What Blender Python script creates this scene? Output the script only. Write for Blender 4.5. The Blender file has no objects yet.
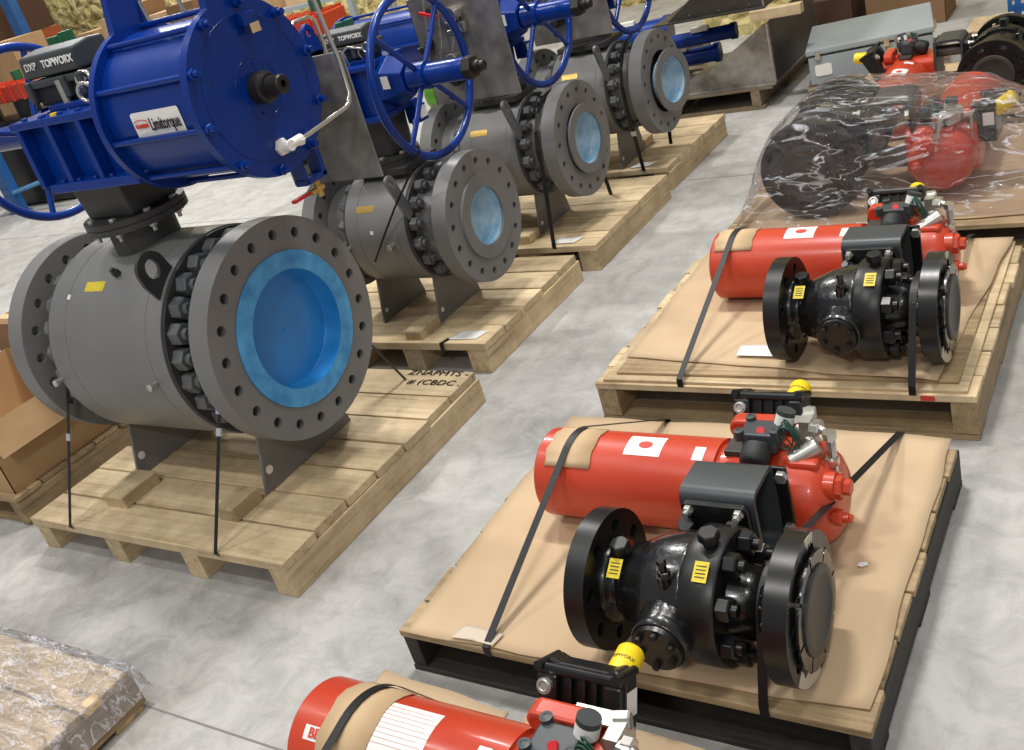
import bpy, bmesh, math, random
from mathutils import Vector, Matrix, noise
PI = math.pi
S = bpy.context.scene
random.seed(4)

# ---------------------------------------------------------------- camera
cam_d = bpy.data.cameras.new('camera')
cam_d.sensor_width = 36.0
cam_d.lens = 1008.0 * 36.0 / 1024.0
cam_d.clip_start = 0.05
cam_d.clip_end = 200
camera = bpy.data.objects.new('camera', cam_d)
S.collection.objects.link(camera)
def _camera_matrix(pitch, roll, yaw, loc):
    up = Vector((0, -math.cos(pitch), -math.sin(pitch)))
    fh = Vector((0, -math.sin(pitch), math.cos(pitch)))
    rt = Vector((1, 0, 0))
    c, s = math.cos(roll), math.sin(roll)
    R = Matrix(((c, s, 0), (-s, c, 0), (0, 0, 1)))
    up, fh, rt = R @ up, R @ fh, R @ rt
    X = math.cos(yaw) * rt + math.sin(yaw) * fh
    Y = -math.sin(yaw) * rt + math.cos(yaw) * fh
    M = Matrix((X, Y, up))                    # camera (x right, y down, z forward) to world
    cx = M @ Vector((1, 0, 0)); cy = M @ Vector((0, -1, 0)); cz = M @ Vector((0, 0, -1))
    m = Matrix.Identity(4)
    for i in range(3):
        m[i][0] = cx[i]; m[i][1] = cy[i]; m[i][2] = cz[i]; m[i][3] = loc[i]
    return m
camera.matrix_world = _camera_matrix(math.radians(26.0), math.radians(17.1), math.radians(-38.0), (0, 0, 1.82))
S.camera = camera

# ---------------------------------------------------------------- world and exposure
S.view_settings.view_transform = 'Standard'
S.view_settings.look = 'None'
S.view_settings.gamma = 1.0
S.view_settings.use_curve_mapping = False
S.view_settings.exposure = 0.0
w = bpy.data.worlds.new('world'); S.world = w; w.use_nodes = True
w.node_tree.nodes['Background'].inputs[0].default_value = (0.97, 0.985, 1.0, 1)
w.node_tree.nodes['Background'].inputs[1].default_value = 0.33

# ---------------------------------------------------------------- high bay lights
def high_bay(x, y, z, e, sx=0.9, sy=0.35, col=(1.0, 0.985, 0.955)):
    ld = bpy.data.lights.new('high_bay_light', 'AREA')
    ld.shape = 'RECTANGLE'; ld.size = sx; ld.size_y = sy; ld.energy = e; ld.color = col
    o = bpy.data.objects.new('high_bay_light', ld)
    o.location = (x, y, z)
    S.collection.objects.link(o)
    return o
high_bay(-1.9, 3.6, 6.5, 255)
high_bay(0.6, 3.2, 6.5, 92)
high_bay(-6.5, 6.5, 6.5, 330)
high_bay(-1.5, 9.0, 6.5, 25)
high_bay(-12.0, 8.5, 6.5, 340)
high_bay(-2.6, -1.2, 6.5, 120)
high_bay(-6.0, 1.0, 6.5, 110)
high_bay(1.2, -4.0, 6.0, 210)  # unseen frontal fill, added to brighten faces turned to the camera

# ---------------------------------------------------------------- node material helpers
def srgb(r, g, b):
    f = lambda c: ((c / 255.0) / 12.92) if c <= 10 else (((c / 255.0) + 0.055) / 1.055) ** 2.4
    return (f(r), f(g), f(b), 1.0)
MATS = {}
def mat(name, col, rough=0.5, metal=0.0, var=0.0, scale=8.0, col2=None, bump=0.0, bscale=60.0, coat=0.0, stretch=(1, 1, 1), rvar=0.0, detail=4.0, sheen=0.0):
    m = bpy.data.materials.new(name); m.use_nodes = True
    nt = m.node_tree; N = nt.nodes; L = nt.links
    p = N['Principled BSDF']
    p.inputs['Base Color'].default_value = col
    p.inputs['Roughness'].default_value = rough
    p.inputs['Metallic'].default_value = metal
    if coat: p.inputs['Coat Weight'].default_value = coat; p.inputs['Coat Roughness'].default_value = 0.12
    tc = N.new('ShaderNodeTexCoord'); mp = N.new('ShaderNodeMapping')
    mp.inputs['Scale'].default_value = stretch
    L.new(tc.outputs['Object'], mp.inputs['Vector'])
    if col2 is not None or rvar:
        n = N.new('ShaderNodeTexNoise'); n.inputs['Scale'].default_value = scale; n.inputs['Detail'].default_value = detail
        n.inputs['Roughness'].default_value = 0.6
        L.new(mp.outputs[0], n.inputs['Vector'])
        if col2 is not None:
            r = N.new('ShaderNodeValToRGB')
            r.color_ramp.elements[0].position = 0.35; r.color_ramp.elements[1].position = 0.68
            r.color_ramp.elements[0].color = col2; r.color_ramp.elements[1].color = col
            L.new(n.outputs['Fac'], r.inputs[0]); L.new(r.outputs[0], p.inputs['Base Color'])
        if rvar:
            mr = N.new('ShaderNodeMapRange')
            mr.inputs['From Min'].default_value = 0.3; mr.inputs['From Max'].default_value = 0.7
            mr.inputs['To Min'].default_value = max(0.03, rough - rvar); mr.inputs['To Max'].default_value = min(1, rough + rvar)
            L.new(n.outputs['Fac'], mr.inputs['Value']); L.new(mr.outputs[0], p.inputs['Roughness'])
    if bump:
        nb = N.new('ShaderNodeTexNoise'); nb.inputs['Scale'].default_value = bscale; nb.inputs['Detail'].default_value = 3
        L.new(mp.outputs[0], nb.inputs['Vector'])
        b = N.new('ShaderNodeBump'); b.inputs['Strength'].default_value = bump; b.inputs['Distance'].default_value = 0.004
        L.new(nb.outputs['Fac'], b.inputs['Height']); L.new(b.outputs[0], p.inputs['Normal'])
    MATS[name] = m
    return m

mat('blue_paint', srgb(0, 49, 134), 0.30, 0, col2=srgb(0, 42, 120), scale=3, coat=0.15, rvar=0.08, bump=0.12, bscale=14)
mat('grey_paint', srgb(122, 122, 120), 0.42, 0, col2=srgb(110, 110, 109), scale=2.5, bump=0.05, bscale=40)
mat('dark_grey_paint', srgb(62, 62, 62), 0.45, 0, col2=srgb(48, 48, 49), scale=9, bump=0.15, bscale=70)
mat('nut_grey', srgb(100, 102, 104), 0.5, 0, col2=srgb(84, 85, 87), scale=20)
mat('zinc', srgb(190, 188, 180), 0.35, 0.8)
mat('brass', srgb(200, 165, 90), 0.35, 0.7)
mat('steel', srgb(170, 166, 160), 0.34, 0.6, col2=srgb(120, 117, 112), scale=7, rvar=0.12, bump=0.04, bscale=9)
mat('brushed_steel', srgb(178, 174, 168), 0.36, 0.55, col2=srgb(118, 114, 108), scale=5, rvar=0.1)
mat('tubing', srgb(205, 200, 192), 0.22, 0.9)
mat('black_paint', srgb(14, 14, 15), 0.27, 0, col2=srgb(24, 24, 25), scale=7, coat=0.4, rvar=0.12, bump=0.6, bscale=38)
mat('black_smooth', srgb(14, 14, 15), 0.36, 0, col2=srgb(21, 21, 22), scale=5, rvar=0.1)
mat('black_dull', srgb(30, 30, 31), 0.6)
mat('black_oxide', srgb(38, 36, 34), 0.45, 0.3)
mat('bare_dark', srgb(74, 70, 66), 0.45, 0.3, col2=srgb(60, 57, 54), scale=12)
mat('red_paint', srgb(196, 64, 34), 0.36, 0, col2=srgb(186, 57, 30), scale=4, coat=0.25, rvar=0.08, bump=0.06, bscale=25)
mat('bright_red', srgb(205, 30, 38), 0.45)
mat('bracket_grey', srgb(58, 62, 64), 0.42)
mat('bore_blue', srgb(84, 170, 222), 0.42, 0, col2=srgb(52, 132, 192), scale=14, bump=0.15, bscale=30, rvar=0.1)
mat('bore_blue_inner', srgb(44, 140, 210), 0.34, 0, col2=srgb(38, 126, 198), scale=5, rvar=0.08)
mat('bore_film', srgb(178, 206, 222), 0.3, 0, col2=srgb(132, 176, 206), scale=9, bump=0.4, bscale=30, rvar=0.15)
mat('yellow', srgb(238, 205, 30), 0.4)
mat('yellow_tag', srgb(232, 210, 40), 0.5, col2=srgb(200, 176, 30), scale=60, stretch=(1, 1, 6))
mat('lime', srgb(225, 232, 40), 0.45)
mat('white_label', srgb(228, 226, 222), 0.5)
mat('white_plastic', srgb(235, 233, 226), 0.4)
mat('ink', srgb(28, 28, 34), 0.6)
mat('red_ink', srgb(205, 62, 50), 0.6)
mat('strap_black', srgb(16, 16, 17), 0.5)
mat('lilac_tape', srgb(176, 172, 214), 0.3, col2=srgb(214, 212, 236), scale=60)
mat('clip_silver', srgb(190, 192, 194), 0.4, 0.4)
mat('enclosure_grey', srgb(158, 166, 168), 0.45, col2=srgb(150, 158, 161), scale=3)
mat('rubber', srgb(24, 24, 24), 0.7)
mat('green_bag', srgb(120, 190, 40), 0.5, col2=srgb(80, 150, 30), scale=12)
mat('green_dark', srgb(30, 92, 62), 0.4)
mat('rack_blue', srgb(38, 96, 160), 0.45, col2=srgb(30, 82, 140), scale=9)
mat('rack_light_blue', srgb(96, 152, 196), 0.45, col2=srgb(80, 134, 180), scale=9)
mat('rack_orange', srgb(150, 70, 34), 0.5)
mat('dark_brown', srgb(72, 44, 28), 0.8)
mat('cable_green', srgb(20, 70, 58), 0.4)
mat('cardboard', srgb(200, 174, 140), 0.85, 0, col2=srgb(190, 163, 129), scale=3.0, bump=0.5, bscale=7, detail=2)
mat('cardboard_pad', srgb(204, 176, 138), 0.85, 0, col2=srgb(192, 162, 124), scale=6, bump=0.2, bscale=12)
mat('carton', srgb(186, 152, 110), 0.85, 0, col2=srgb(172, 138, 98), scale=3, bump=0.2, bscale=6)
mat('carton_dark', srgb(138, 104, 74), 0.85, 0, col2=srgb(120, 90, 62), scale=3)
mat('paper', srgb(206, 192, 172), 0.8)
mat('joint', srgb(128, 125, 120), 0.8)
mat('screen_glass', srgb(150, 165, 168), 0.15)

def wood(name, c1, c2, dark, axis='X', rough=0.7, sc=1.0):
    m = bpy.data.materials.new(name); m.use_nodes = True
    nt = m.node_tree; N = nt.nodes; L = nt.links; p = N['Principled BSDF']
    tc = N.new('ShaderNodeTexCoord'); mp = N.new('ShaderNodeMapping')
    st = {'X': (0.5, 14, 14), 'Y': (14, 0.5, 14), 'Z': (9, 9, 0.6)}[axis]
    mp.inputs['Scale'].default_value = [a * sc for a in st]
    oi = N.new('ShaderNodeObjectInfo')
    ad = N.new('ShaderNodeVectorMath'); ad.operation = 'ADD'
    mu = N.new('ShaderNodeVectorMath'); mu.operation = 'SCALE'; mu.inputs[0].default_value = (7, 5, 3)
    L.new(oi.outputs['Random'], mu.inputs['Scale'])
    L.new(tc.outputs['Object'], ad.inputs[0]); L.new(mu.outputs[0], ad.inputs[1])
    L.new(ad.outputs[0], mp.inputs['Vector'])
    n = N.new('ShaderNodeTexNoise'); n.inputs['Scale'].default_value = 3.0; n.inputs['Detail'].default_value = 6; n.inputs['Roughness'].default_value = 0.65
    n.inputs['Distortion'].default_value = 0.6
    L.new(mp.outputs[0], n.inputs['Vector'])
    r = N.new('ShaderNodeValToRGB'); e = r.color_ramp.elements
    e[0].position = 0.28; e[0].color = dark
    e[1].position = 0.72; e[1].color = c1
    x = r.color_ramp.elements.new(0.45); x.color = c2
    L.new(n.outputs['Fac'], r.inputs[0])
    hv = N.new('ShaderNodeHueSaturation')
    mr = N.new('ShaderNodeMapRange'); mr.inputs['To Min'].default_value = 0.84; mr.inputs['To Max'].default_value = 1.1
    L.new(oi.outputs['Random'], mr.inputs['Value']); L.new(mr.outputs[0], hv.inputs['Value'])
    gn = N.new('ShaderNodeTexNoise'); gn.inputs['Scale'].default_value = 5.0; gn.inputs['Detail'].default_value = 5; gn.inputs['Roughness'].default_value = 0.7
    L.new(ad.outputs[0], gn.inputs['Vector'])
    gr = N.new('ShaderNodeValToRGB'); gr.color_ramp.elements[0].position = 0.36; gr.color_ramp.elements[0].color = (0.60, 0.58, 0.57, 1); gr.color_ramp.elements[1].position = 0.60; gr.color_ramp.elements[1].color = (1, 1, 1, 1)
    L.new(gn.outputs['Fac'], gr.inputs[0])
    gm = N.new('ShaderNodeMix'); gm.data_type = 'RGBA'; gm.blend_type = 'MULTIPLY'; gm.inputs[0].default_value = 0.75
    L.new(r.outputs[0], gm.inputs[6]); L.new(gr.outputs[0], gm.inputs[7])
    L.new(gm.outputs[2], hv.inputs['Color']); L.new(hv.outputs[0], p.inputs['Base Color'])
    b = N.new('ShaderNodeBump'); b.inputs['Strength'].default_value = 0.3; b.inputs['Distance'].default_value = 0.003
    L.new(n.outputs['Fac'], b.inputs['Height']); L.new(b.outputs[0], p.inputs['Normal'])
    p.inputs['Roughness'].default_value = rough
    MATS[name] = m
for ax in 'XY':
    wood('pine_' + ax, srgb(224, 203, 166), srgb(210, 186, 146), srgb(168, 140, 102), ax)
    wood('old_pine_' + ax, srgb(192, 166, 128), srgb(166, 142, 106), srgb(118, 96, 70), ax)
    wood('grey_pine_' + ax, srgb(150, 132, 106), srgb(122, 106, 84), srgb(84, 70, 54), ax)
    wood('black_wood_' + ax, srgb(62, 57, 50), srgb(46, 43, 38), srgb(28, 26, 24), ax)

MATS['blue_paint'].node_tree.nodes['Principled BSDF'].inputs['Specular IOR Level'].default_value = 0.3
# concrete floor
def concrete():
    m = bpy.data.materials.new('concrete_floor'); m.use_nodes = True
    nt = m.node_tree; N = nt.nodes; L = nt.links; p = N['Principled BSDF']
    tc = N.new('ShaderNodeTexCoord')
    def nz(scale, detail, dist=0, rough=0.6, st=(1, 1, 1), rot=0):
        mp = N.new('ShaderNodeMapping'); mp.inputs['Scale'].default_value = st; mp.inputs['Rotation'].default_value = (0, 0, rot)
        n = N.new('ShaderNodeTexNoise'); n.inputs['Scale'].default_value = scale; n.inputs['Detail'].default_value = detail
        n.inputs['Distortion'].default_value = dist; n.inputs['Roughness'].default_value = rough
        L.new(tc.outputs['Object'], mp.inputs['Vector']); L.new(mp.outputs[0], n.inputs['Vector']); return n
    a = nz(0.9, 6, 0.8, 0.6); b = nz(7, 8, 0.6, 0.75); s = nz(2.2, 4, 1.2, 0.55, (1, 0.35, 1), 0.6)
    ra = N.new('ShaderNodeValToRGB'); e = ra.color_ramp.elements
    e[0].position = 0.30; e[0].color = srgb(166, 164, 160); e[1].position = 0.66; e[1].color = srgb(190, 188, 184)
    L.new(a.outputs['Fac'], ra.inputs[0])
    rb = N.new('ShaderNodeValToRGB'); e = rb.color_ramp.elements
    e[0].position = 0.34; e[0].color = (0.62, 0.62, 0.61, 1); e[1].position = 0.58; e[1].color = (1, 1, 1, 1)
    L.new(b.outputs['Fac'], rb.inputs[0])
    rs = N.new('ShaderNodeValToRGB'); e = rs.color_ramp.elements
    e[0].position = 0.36; e[0].color = (0.80, 0.79, 0.77, 1); e[1].position = 0.56; e[1].color = (1, 1, 1, 1)
    L.new(s.outputs['Fac'], rs.inputs[0])
    m1 = N.new('ShaderNodeMix'); m1.data_type = 'RGBA'; m1.blend_type = 'MULTIPLY'; m1.inputs[0].default_value = 0.75
    L.new(ra.outputs[0], m1.inputs[6]); L.new(rb.outputs[0], m1.inputs[7])
    m2 = N.new('ShaderNodeMix'); m2.data_type = 'RGBA'; m2.blend_type = 'MULTIPLY'; m2.inputs[0].default_value = 0.8
    L.new(m1.outputs[2], m2.inputs[6]); L.new(rs.outputs[0], m2.inputs[7])
    last = m2.outputs[2]
    # worn stains with a shape of their own
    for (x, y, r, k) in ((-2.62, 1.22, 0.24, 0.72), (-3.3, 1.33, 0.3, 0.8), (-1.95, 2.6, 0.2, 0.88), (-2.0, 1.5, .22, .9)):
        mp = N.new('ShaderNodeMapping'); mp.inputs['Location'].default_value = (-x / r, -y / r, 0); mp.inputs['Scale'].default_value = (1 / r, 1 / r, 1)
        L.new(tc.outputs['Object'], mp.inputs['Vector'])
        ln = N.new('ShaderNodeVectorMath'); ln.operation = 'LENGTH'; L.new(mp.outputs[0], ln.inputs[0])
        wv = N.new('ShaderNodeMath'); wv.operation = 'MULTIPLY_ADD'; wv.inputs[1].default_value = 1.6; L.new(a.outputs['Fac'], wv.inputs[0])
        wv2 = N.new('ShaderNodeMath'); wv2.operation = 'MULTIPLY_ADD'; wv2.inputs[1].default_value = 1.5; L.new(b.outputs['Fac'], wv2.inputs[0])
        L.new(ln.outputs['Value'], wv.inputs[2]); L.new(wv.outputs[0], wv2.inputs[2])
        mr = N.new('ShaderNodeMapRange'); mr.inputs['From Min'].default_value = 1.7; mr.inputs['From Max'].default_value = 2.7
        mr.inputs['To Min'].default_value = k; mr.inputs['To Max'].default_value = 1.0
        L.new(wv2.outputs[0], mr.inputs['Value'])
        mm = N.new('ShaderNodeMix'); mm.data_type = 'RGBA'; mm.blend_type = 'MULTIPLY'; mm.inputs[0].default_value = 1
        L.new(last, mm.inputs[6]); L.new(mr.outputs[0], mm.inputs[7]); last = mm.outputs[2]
    L.new(last, p.inputs['Base Color'])
    p.inputs['Roughness'].default_value = 0.62
    bp = N.new('ShaderNodeBump'); bp.inputs['Strength'].default_value = 0.15; bp.inputs['Distance'].default_value = 0.004
    L.new(b.outputs['Fac'], bp.inputs['Height']); L.new(bp.outputs[0], p.inputs['Normal'])
    return m
MATS['concrete'] = concrete()

def foam():
    m = bpy.data.materials.new('spray_foam'); m.use_nodes = True
    nt = m.node_tree; N = nt.nodes; L = nt.links; p = N['Principled BSDF']
    tc = N.new('ShaderNodeTexCoord')
    v = N.new('ShaderNodeTexVoronoi'); v.inputs['Scale'].default_value = 6.0
    n = N.new('ShaderNodeTexNoise'); n.inputs['Scale'].default_value = 5.0; n.inputs['Detail'].default_value = 4; n.inputs['Distortion'].default_value = 1.5
    L.new(tc.outputs['Object'], n.inputs['Vector']); L.new(tc.outputs['Object'], v.inputs['Vector'])
    r = N.new('ShaderNodeValToRGB'); e = r.color_ramp.elements
    e[0].position = 0.33; e[0].color = srgb(150, 128, 66); e[1].position = 0.62; e[1].color = srgb(216, 200, 140)
    L.new(n.outputs['Fac'], r.inputs[0]); L.new(r.outputs[0], p.inputs['Base Color'])
    mx = N.new('ShaderNodeMath'); mx.operation = 'SUBTRACT'; L.new(n.outputs['Fac'], mx.inputs[0]); L.new(v.outputs['Distance'], mx.inputs[1])
    b = N.new('ShaderNodeBump'); b.inputs['Strength'].default_value = 1.0; b.inputs['Distance'].default_value = 0.08
    L.new(mx.outputs[0], b.inputs['Height']); L.new(b.outputs[0], p.inputs['Normal'])
    p.inputs['Roughness'].default_value = 0.75
    return m
MATS['foam'] = foam()

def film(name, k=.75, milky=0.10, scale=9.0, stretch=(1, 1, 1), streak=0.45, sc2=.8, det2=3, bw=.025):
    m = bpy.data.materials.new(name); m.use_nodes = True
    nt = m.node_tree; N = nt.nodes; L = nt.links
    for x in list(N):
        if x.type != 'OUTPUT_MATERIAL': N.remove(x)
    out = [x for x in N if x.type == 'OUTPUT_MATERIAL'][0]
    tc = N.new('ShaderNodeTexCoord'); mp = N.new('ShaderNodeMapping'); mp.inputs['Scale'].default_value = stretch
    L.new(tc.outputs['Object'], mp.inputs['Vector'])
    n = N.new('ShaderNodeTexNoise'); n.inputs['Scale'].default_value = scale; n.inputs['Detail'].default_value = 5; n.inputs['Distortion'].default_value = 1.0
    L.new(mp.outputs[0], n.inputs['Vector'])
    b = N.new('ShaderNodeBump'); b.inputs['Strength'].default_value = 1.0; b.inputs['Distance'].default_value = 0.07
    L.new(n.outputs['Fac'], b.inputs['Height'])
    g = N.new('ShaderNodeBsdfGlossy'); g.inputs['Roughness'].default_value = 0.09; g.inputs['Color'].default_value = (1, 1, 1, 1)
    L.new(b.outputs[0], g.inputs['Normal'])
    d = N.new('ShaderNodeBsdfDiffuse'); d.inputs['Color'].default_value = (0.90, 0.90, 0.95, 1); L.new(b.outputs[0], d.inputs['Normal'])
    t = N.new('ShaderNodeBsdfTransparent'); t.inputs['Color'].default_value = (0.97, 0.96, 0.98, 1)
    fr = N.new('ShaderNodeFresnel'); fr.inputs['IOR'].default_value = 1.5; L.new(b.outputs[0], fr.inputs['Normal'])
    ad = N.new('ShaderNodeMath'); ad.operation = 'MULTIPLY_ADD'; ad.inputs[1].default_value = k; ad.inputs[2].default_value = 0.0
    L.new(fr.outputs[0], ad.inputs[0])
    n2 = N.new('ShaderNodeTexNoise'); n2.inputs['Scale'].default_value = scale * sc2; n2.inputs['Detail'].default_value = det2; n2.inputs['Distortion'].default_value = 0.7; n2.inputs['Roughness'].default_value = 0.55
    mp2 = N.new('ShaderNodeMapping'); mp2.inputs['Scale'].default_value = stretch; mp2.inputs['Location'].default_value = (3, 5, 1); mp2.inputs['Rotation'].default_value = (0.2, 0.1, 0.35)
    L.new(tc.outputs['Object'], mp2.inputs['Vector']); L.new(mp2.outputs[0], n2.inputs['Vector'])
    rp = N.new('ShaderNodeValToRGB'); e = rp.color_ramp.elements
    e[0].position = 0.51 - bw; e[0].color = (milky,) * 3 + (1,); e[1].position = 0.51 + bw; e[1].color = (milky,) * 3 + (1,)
    x = e.new(0.51); x.color = (streak,) * 3 + (1,)  # whiter doubled film, its streaks also painted in as highlights
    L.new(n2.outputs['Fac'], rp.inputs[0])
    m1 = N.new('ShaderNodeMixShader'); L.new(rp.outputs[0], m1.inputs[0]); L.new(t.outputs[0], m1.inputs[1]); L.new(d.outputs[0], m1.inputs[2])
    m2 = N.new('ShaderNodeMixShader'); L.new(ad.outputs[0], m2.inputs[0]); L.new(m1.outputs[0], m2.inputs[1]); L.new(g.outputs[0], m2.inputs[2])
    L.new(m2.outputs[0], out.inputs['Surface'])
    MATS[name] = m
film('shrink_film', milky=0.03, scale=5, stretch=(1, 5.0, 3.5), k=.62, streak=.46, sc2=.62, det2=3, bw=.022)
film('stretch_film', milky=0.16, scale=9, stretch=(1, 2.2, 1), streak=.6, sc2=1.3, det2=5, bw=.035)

# ---------------------------------------------------------------- mesh helpers
def frame(d):
    d = Vector(d).normalized()
    a = Vector((0, 0, 1)) if abs(d.z) < 0.9 else Vector((1, 0, 0))
    u = d.cross(a).normalized(); v = d.cross(u).normalized()
    return u, v, d
class MB:
    def __init__(s): s.v = []; s.f = []; s.sm = []
    def add(s, vs, fs, smooth=False):
        b = len(s.v); s.v += [Vector(x) for x in vs]
        for f in fs: s.f.append([b + i for i in f]); s.sm.append(smooth)
        return s
    def box(s, c, d, rz=0.0, m=None, taper=1.0):
        x, y, z = d[0] / 2, d[1] / 2, d[2] / 2
        vs = [Vector(p) for p in ((-x, -y, -z), (x, -y, -z), (x, y, -z), (-x, y, -z), (-x * taper, -y * taper, z), (x * taper, -y * taper, z), (x * taper, y * taper, z), (-x * taper, y * taper, z))]
        R = m if m is not None else Matrix.Rotation(rz, 3, 'Z')
        vs = [R @ p + Vector(c) for p in vs]
        return s.add(vs, [(0, 3, 2, 1), (4, 5, 6, 7), (0, 1, 5, 4), (1, 2, 6, 5), (2, 3, 7, 6), (3, 0, 4, 7)])
    def b2(s, lo, hi): return s.box([(a + b) / 2 for a, b in zip(lo, hi)], [abs(b - a) for a, b in zip(lo, hi)])
    def rbox(s, lo, hi, r=0.01, axis=2):
        # box whose corners are rounded around one axis
        i, j = [k for k in range(3) if k != axis]
        pts = []
        for (cx, cy, a0) in ((hi[i] - r, hi[j] - r, 0), (lo[i] + r, hi[j] - r, PI / 2), (lo[i] + r, lo[j] + r, PI), (hi[i] - r, lo[j] + r, 1.5 * PI)):
            for k in range(5): a = a0 + k * PI / 8; pts.append((cx + r * math.cos(a), cy + r * math.sin(a)))
        return s.prism2(pts, axis, lo[axis], hi[axis])
    def prism2(s, pts, axis, a, b):
        i, j = [k for k in range(3) if k != axis]
        vs = []
        for w_ in (a, b):
            for p in pts:
                q = [0, 0, 0]; q[i] = p[0]; q[j] = p[1]; q[axis] = w_; vs.append(q)
        n = len(pts)
        fs = [tuple(range(n)), tuple(range(2 * n - 1, n - 1, -1))] + [(k, (k + 1) % n, n + (k + 1) % n, n + k) for k in range(n)]
        return s.add(vs, fs)
    def cyl(s, p0, p1, r, r2=None, seg=24, caps=True, smooth=True):
        p0, p1 = Vector(p0), Vector(p1); u, v, d = frame(p1 - p0); r2 = r if r2 is None else r2
        vs = []
        for p, rr in ((p0, r), (p1, r2)):
            for k in range(seg): a = 2 * PI * k / seg; vs.append(p + rr * (math.cos(a) * u + math.sin(a) * v))
        s.add(vs, [(k, (k + 1) % seg, seg + (k + 1) % seg, seg + k) for k in range(seg)], smooth)
        if caps: s.add(vs[:seg], [tuple(range(seg - 1, -1, -1))]); s.add(vs[seg:], [tuple(range(seg))])
        return s
    def lathe(s, o, d, prof, seg=48, smooth=True):
        # prof: list of (along, radius); hard edges where a point is doubled
        o = Vector(o); u, v, d = frame(d)
        run = [prof[0]]; runs = []
        for a, b in zip(prof, prof[1:]):
            if a == b: runs.append(run); run = [b]
            else: run.append(b)
        runs.append(run)
        for run in runs:
            vs = []; 
            for (t, r) in run:
                for k in range(seg): a = 2 * PI * k / seg; vs.append(o + d * t + max(r, 1e-4) * (math.cos(a) * u + math.sin(a) * v))
            fs = []
            for q in range(len(run) - 1):
                for k in range(seg): fs.append((q * seg + k, q * seg + (k + 1) % seg, (q + 1) * seg + (k + 1) % seg, (q + 1) * seg + k))
            s.add(vs, fs, smooth)
        return s
    def hard(s, o, d, prof, seg=48):
        p = []
        for q in prof: p += [q, q]
        return s.lathe(o, d, p[1:-1], seg)
    def tube(s, pts, r, seg=10, smooth=True, closed=False):
        pts = [Vector(p) for p in pts]; n = len(pts); rings = []
        u0 = None
        for i, p in enumerate(pts):
            if closed: t = (pts[(i + 1) % n] - pts[i - 1])
            else: t = pts[min(i + 1, n - 1)] - pts[max(i - 1, 0)]
            t.normalize()
            if u0 is None: u, v, _ = frame(t)
            else:
                u = (u0 - t * u0.dot(t)).normalized(); v = t.cross(u)
            u0 = u
            rings.append([p + r * (math.cos(2 * PI * k / seg) * u + math.sin(2 * PI * k / seg) * v) for k in range(seg)])
        vs = [x for rg in rings for x in rg]; fs = []
        for q in range(n if closed else n - 1):
            for k in range(seg): a = q * seg; b = ((q + 1) % n) * seg; fs.append((a + k, a + (k + 1) % seg, b + (k + 1) % seg, b + k))
        s.add(vs, fs, smooth)
        if not closed: s.add(rings[0], [tuple(range(seg - 1, -1, -1))]); s.add(rings[-1], [tuple(range(seg))])
        return s
    def ribbon(s, pts, wdir, width, th):
        pts = [Vector(p) for p in pts]; wd = Vector(wdir).normalized() * width / 2; vs = []; n = len(pts)
        for i, p in enumerate(pts):
            t = (pts[min(i + 1, n - 1)] - pts[max(i - 1, 0)]).normalized(); nn = t.cross(wd).normalized() * th / 2
            vs += [p - wd - nn, p + wd - nn, p + wd + nn, p - wd + nn]
        fs = [(0, 1, 2, 3), tuple(4 * (n - 1) + k for k in (3, 2, 1, 0))]
        for q in range(n - 1):
            for k in range(4): fs.append((4 * q + k, 4 * q + 4 + k, 4 * q + 4 + (k + 1) % 4, 4 * q + (k + 1) % 4))
        return s.add(vs, fs)
    def torus(s, c, axis, R, r, seg=48, rs=12):
        u, v, d = frame(axis); c = Vector(c)
        return s.tube([c + R * (math.cos(2 * PI * k / seg) * u + math.sin(2 * PI * k / seg) * v) for k in range(seg)], r, rs, True, True)
    def hexn(s, p, d, r, h, rot=0.0):
        p = Vector(p); u, v, d = frame(d); vs = []
        prof = ((0, 1.0), (0.86, 1.0), (1.0, 0.88))
        for (t, k) in prof:
            for q in range(6): a = rot + q * PI / 3; vs.append(p + d * h * t + r * k * (math.cos(a) * u + math.sin(a) * v))
        fs = [(5, 4, 3, 2, 1, 0), tuple(range(12, 18))]
        for L_ in range(2):
            for q in range(6): fs.append((L_ * 6 + q, L_ * 6 + (q + 1) % 6, L_ * 6 + 6 + (q + 1) % 6, L_ * 6 + 6 + q))
        return s.add(vs, fs)
    def ball(s, c, r, seg=20, rings=12, sc=(1, 1, 1)):
        c = Vector(c); vs = []; fs = []
        for i in range(rings + 1):
            t = PI * i / rings
            for k in range(seg): a = 2 * PI * k / seg; vs.append(c + Vector((r * sc[0] * math.sin(t) * math.cos(a), r * sc[1] * math.sin(t) * math.sin(a), r * sc[2] * math.cos(t))))
        for i in range(rings):
            for k in range(seg): fs.append((i * seg + k, i * seg + (k + 1) % seg, (i + 1) * seg + (k + 1) % seg, (i + 1) * seg + k))
        return s.add(vs, fs, True)
    def plate(s, o, d, outer, holes, th, up=None):
        # flat plate, outline and holes as 2-D loops in the plane across d, real holes
        o = Vector(o); u, v, d = frame(d)
        if up is not None: v = Vector(up).normalized(); u = v.cross(d).normalized()
        bm = bmesh.new(); loops = []
        for lp in [outer] + holes:
            vv = [bm.verts.new(o + u * a + v * b) for a, b in lp]
            for i in range(len(vv)): bm.edges.new((vv[i], vv[(i + 1) % len(vv)]))
            loops.append(vv)
        bmesh.ops.triangle_fill(bm, use_beauty=True, use_dissolve=False, edges=bm.edges[:])
        bm.verts.index_update()
        P = [x.co.copy() for x in bm.verts]; F = [[x.index for x in f.verts] for f in bm.faces]
        idx = [[x.index for x in vv] for vv in loops]
        bm.free()
        n = len(P)
        s.add(P, F); s.add([p - d * th for p in P], [f[::-1] for f in F])
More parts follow.
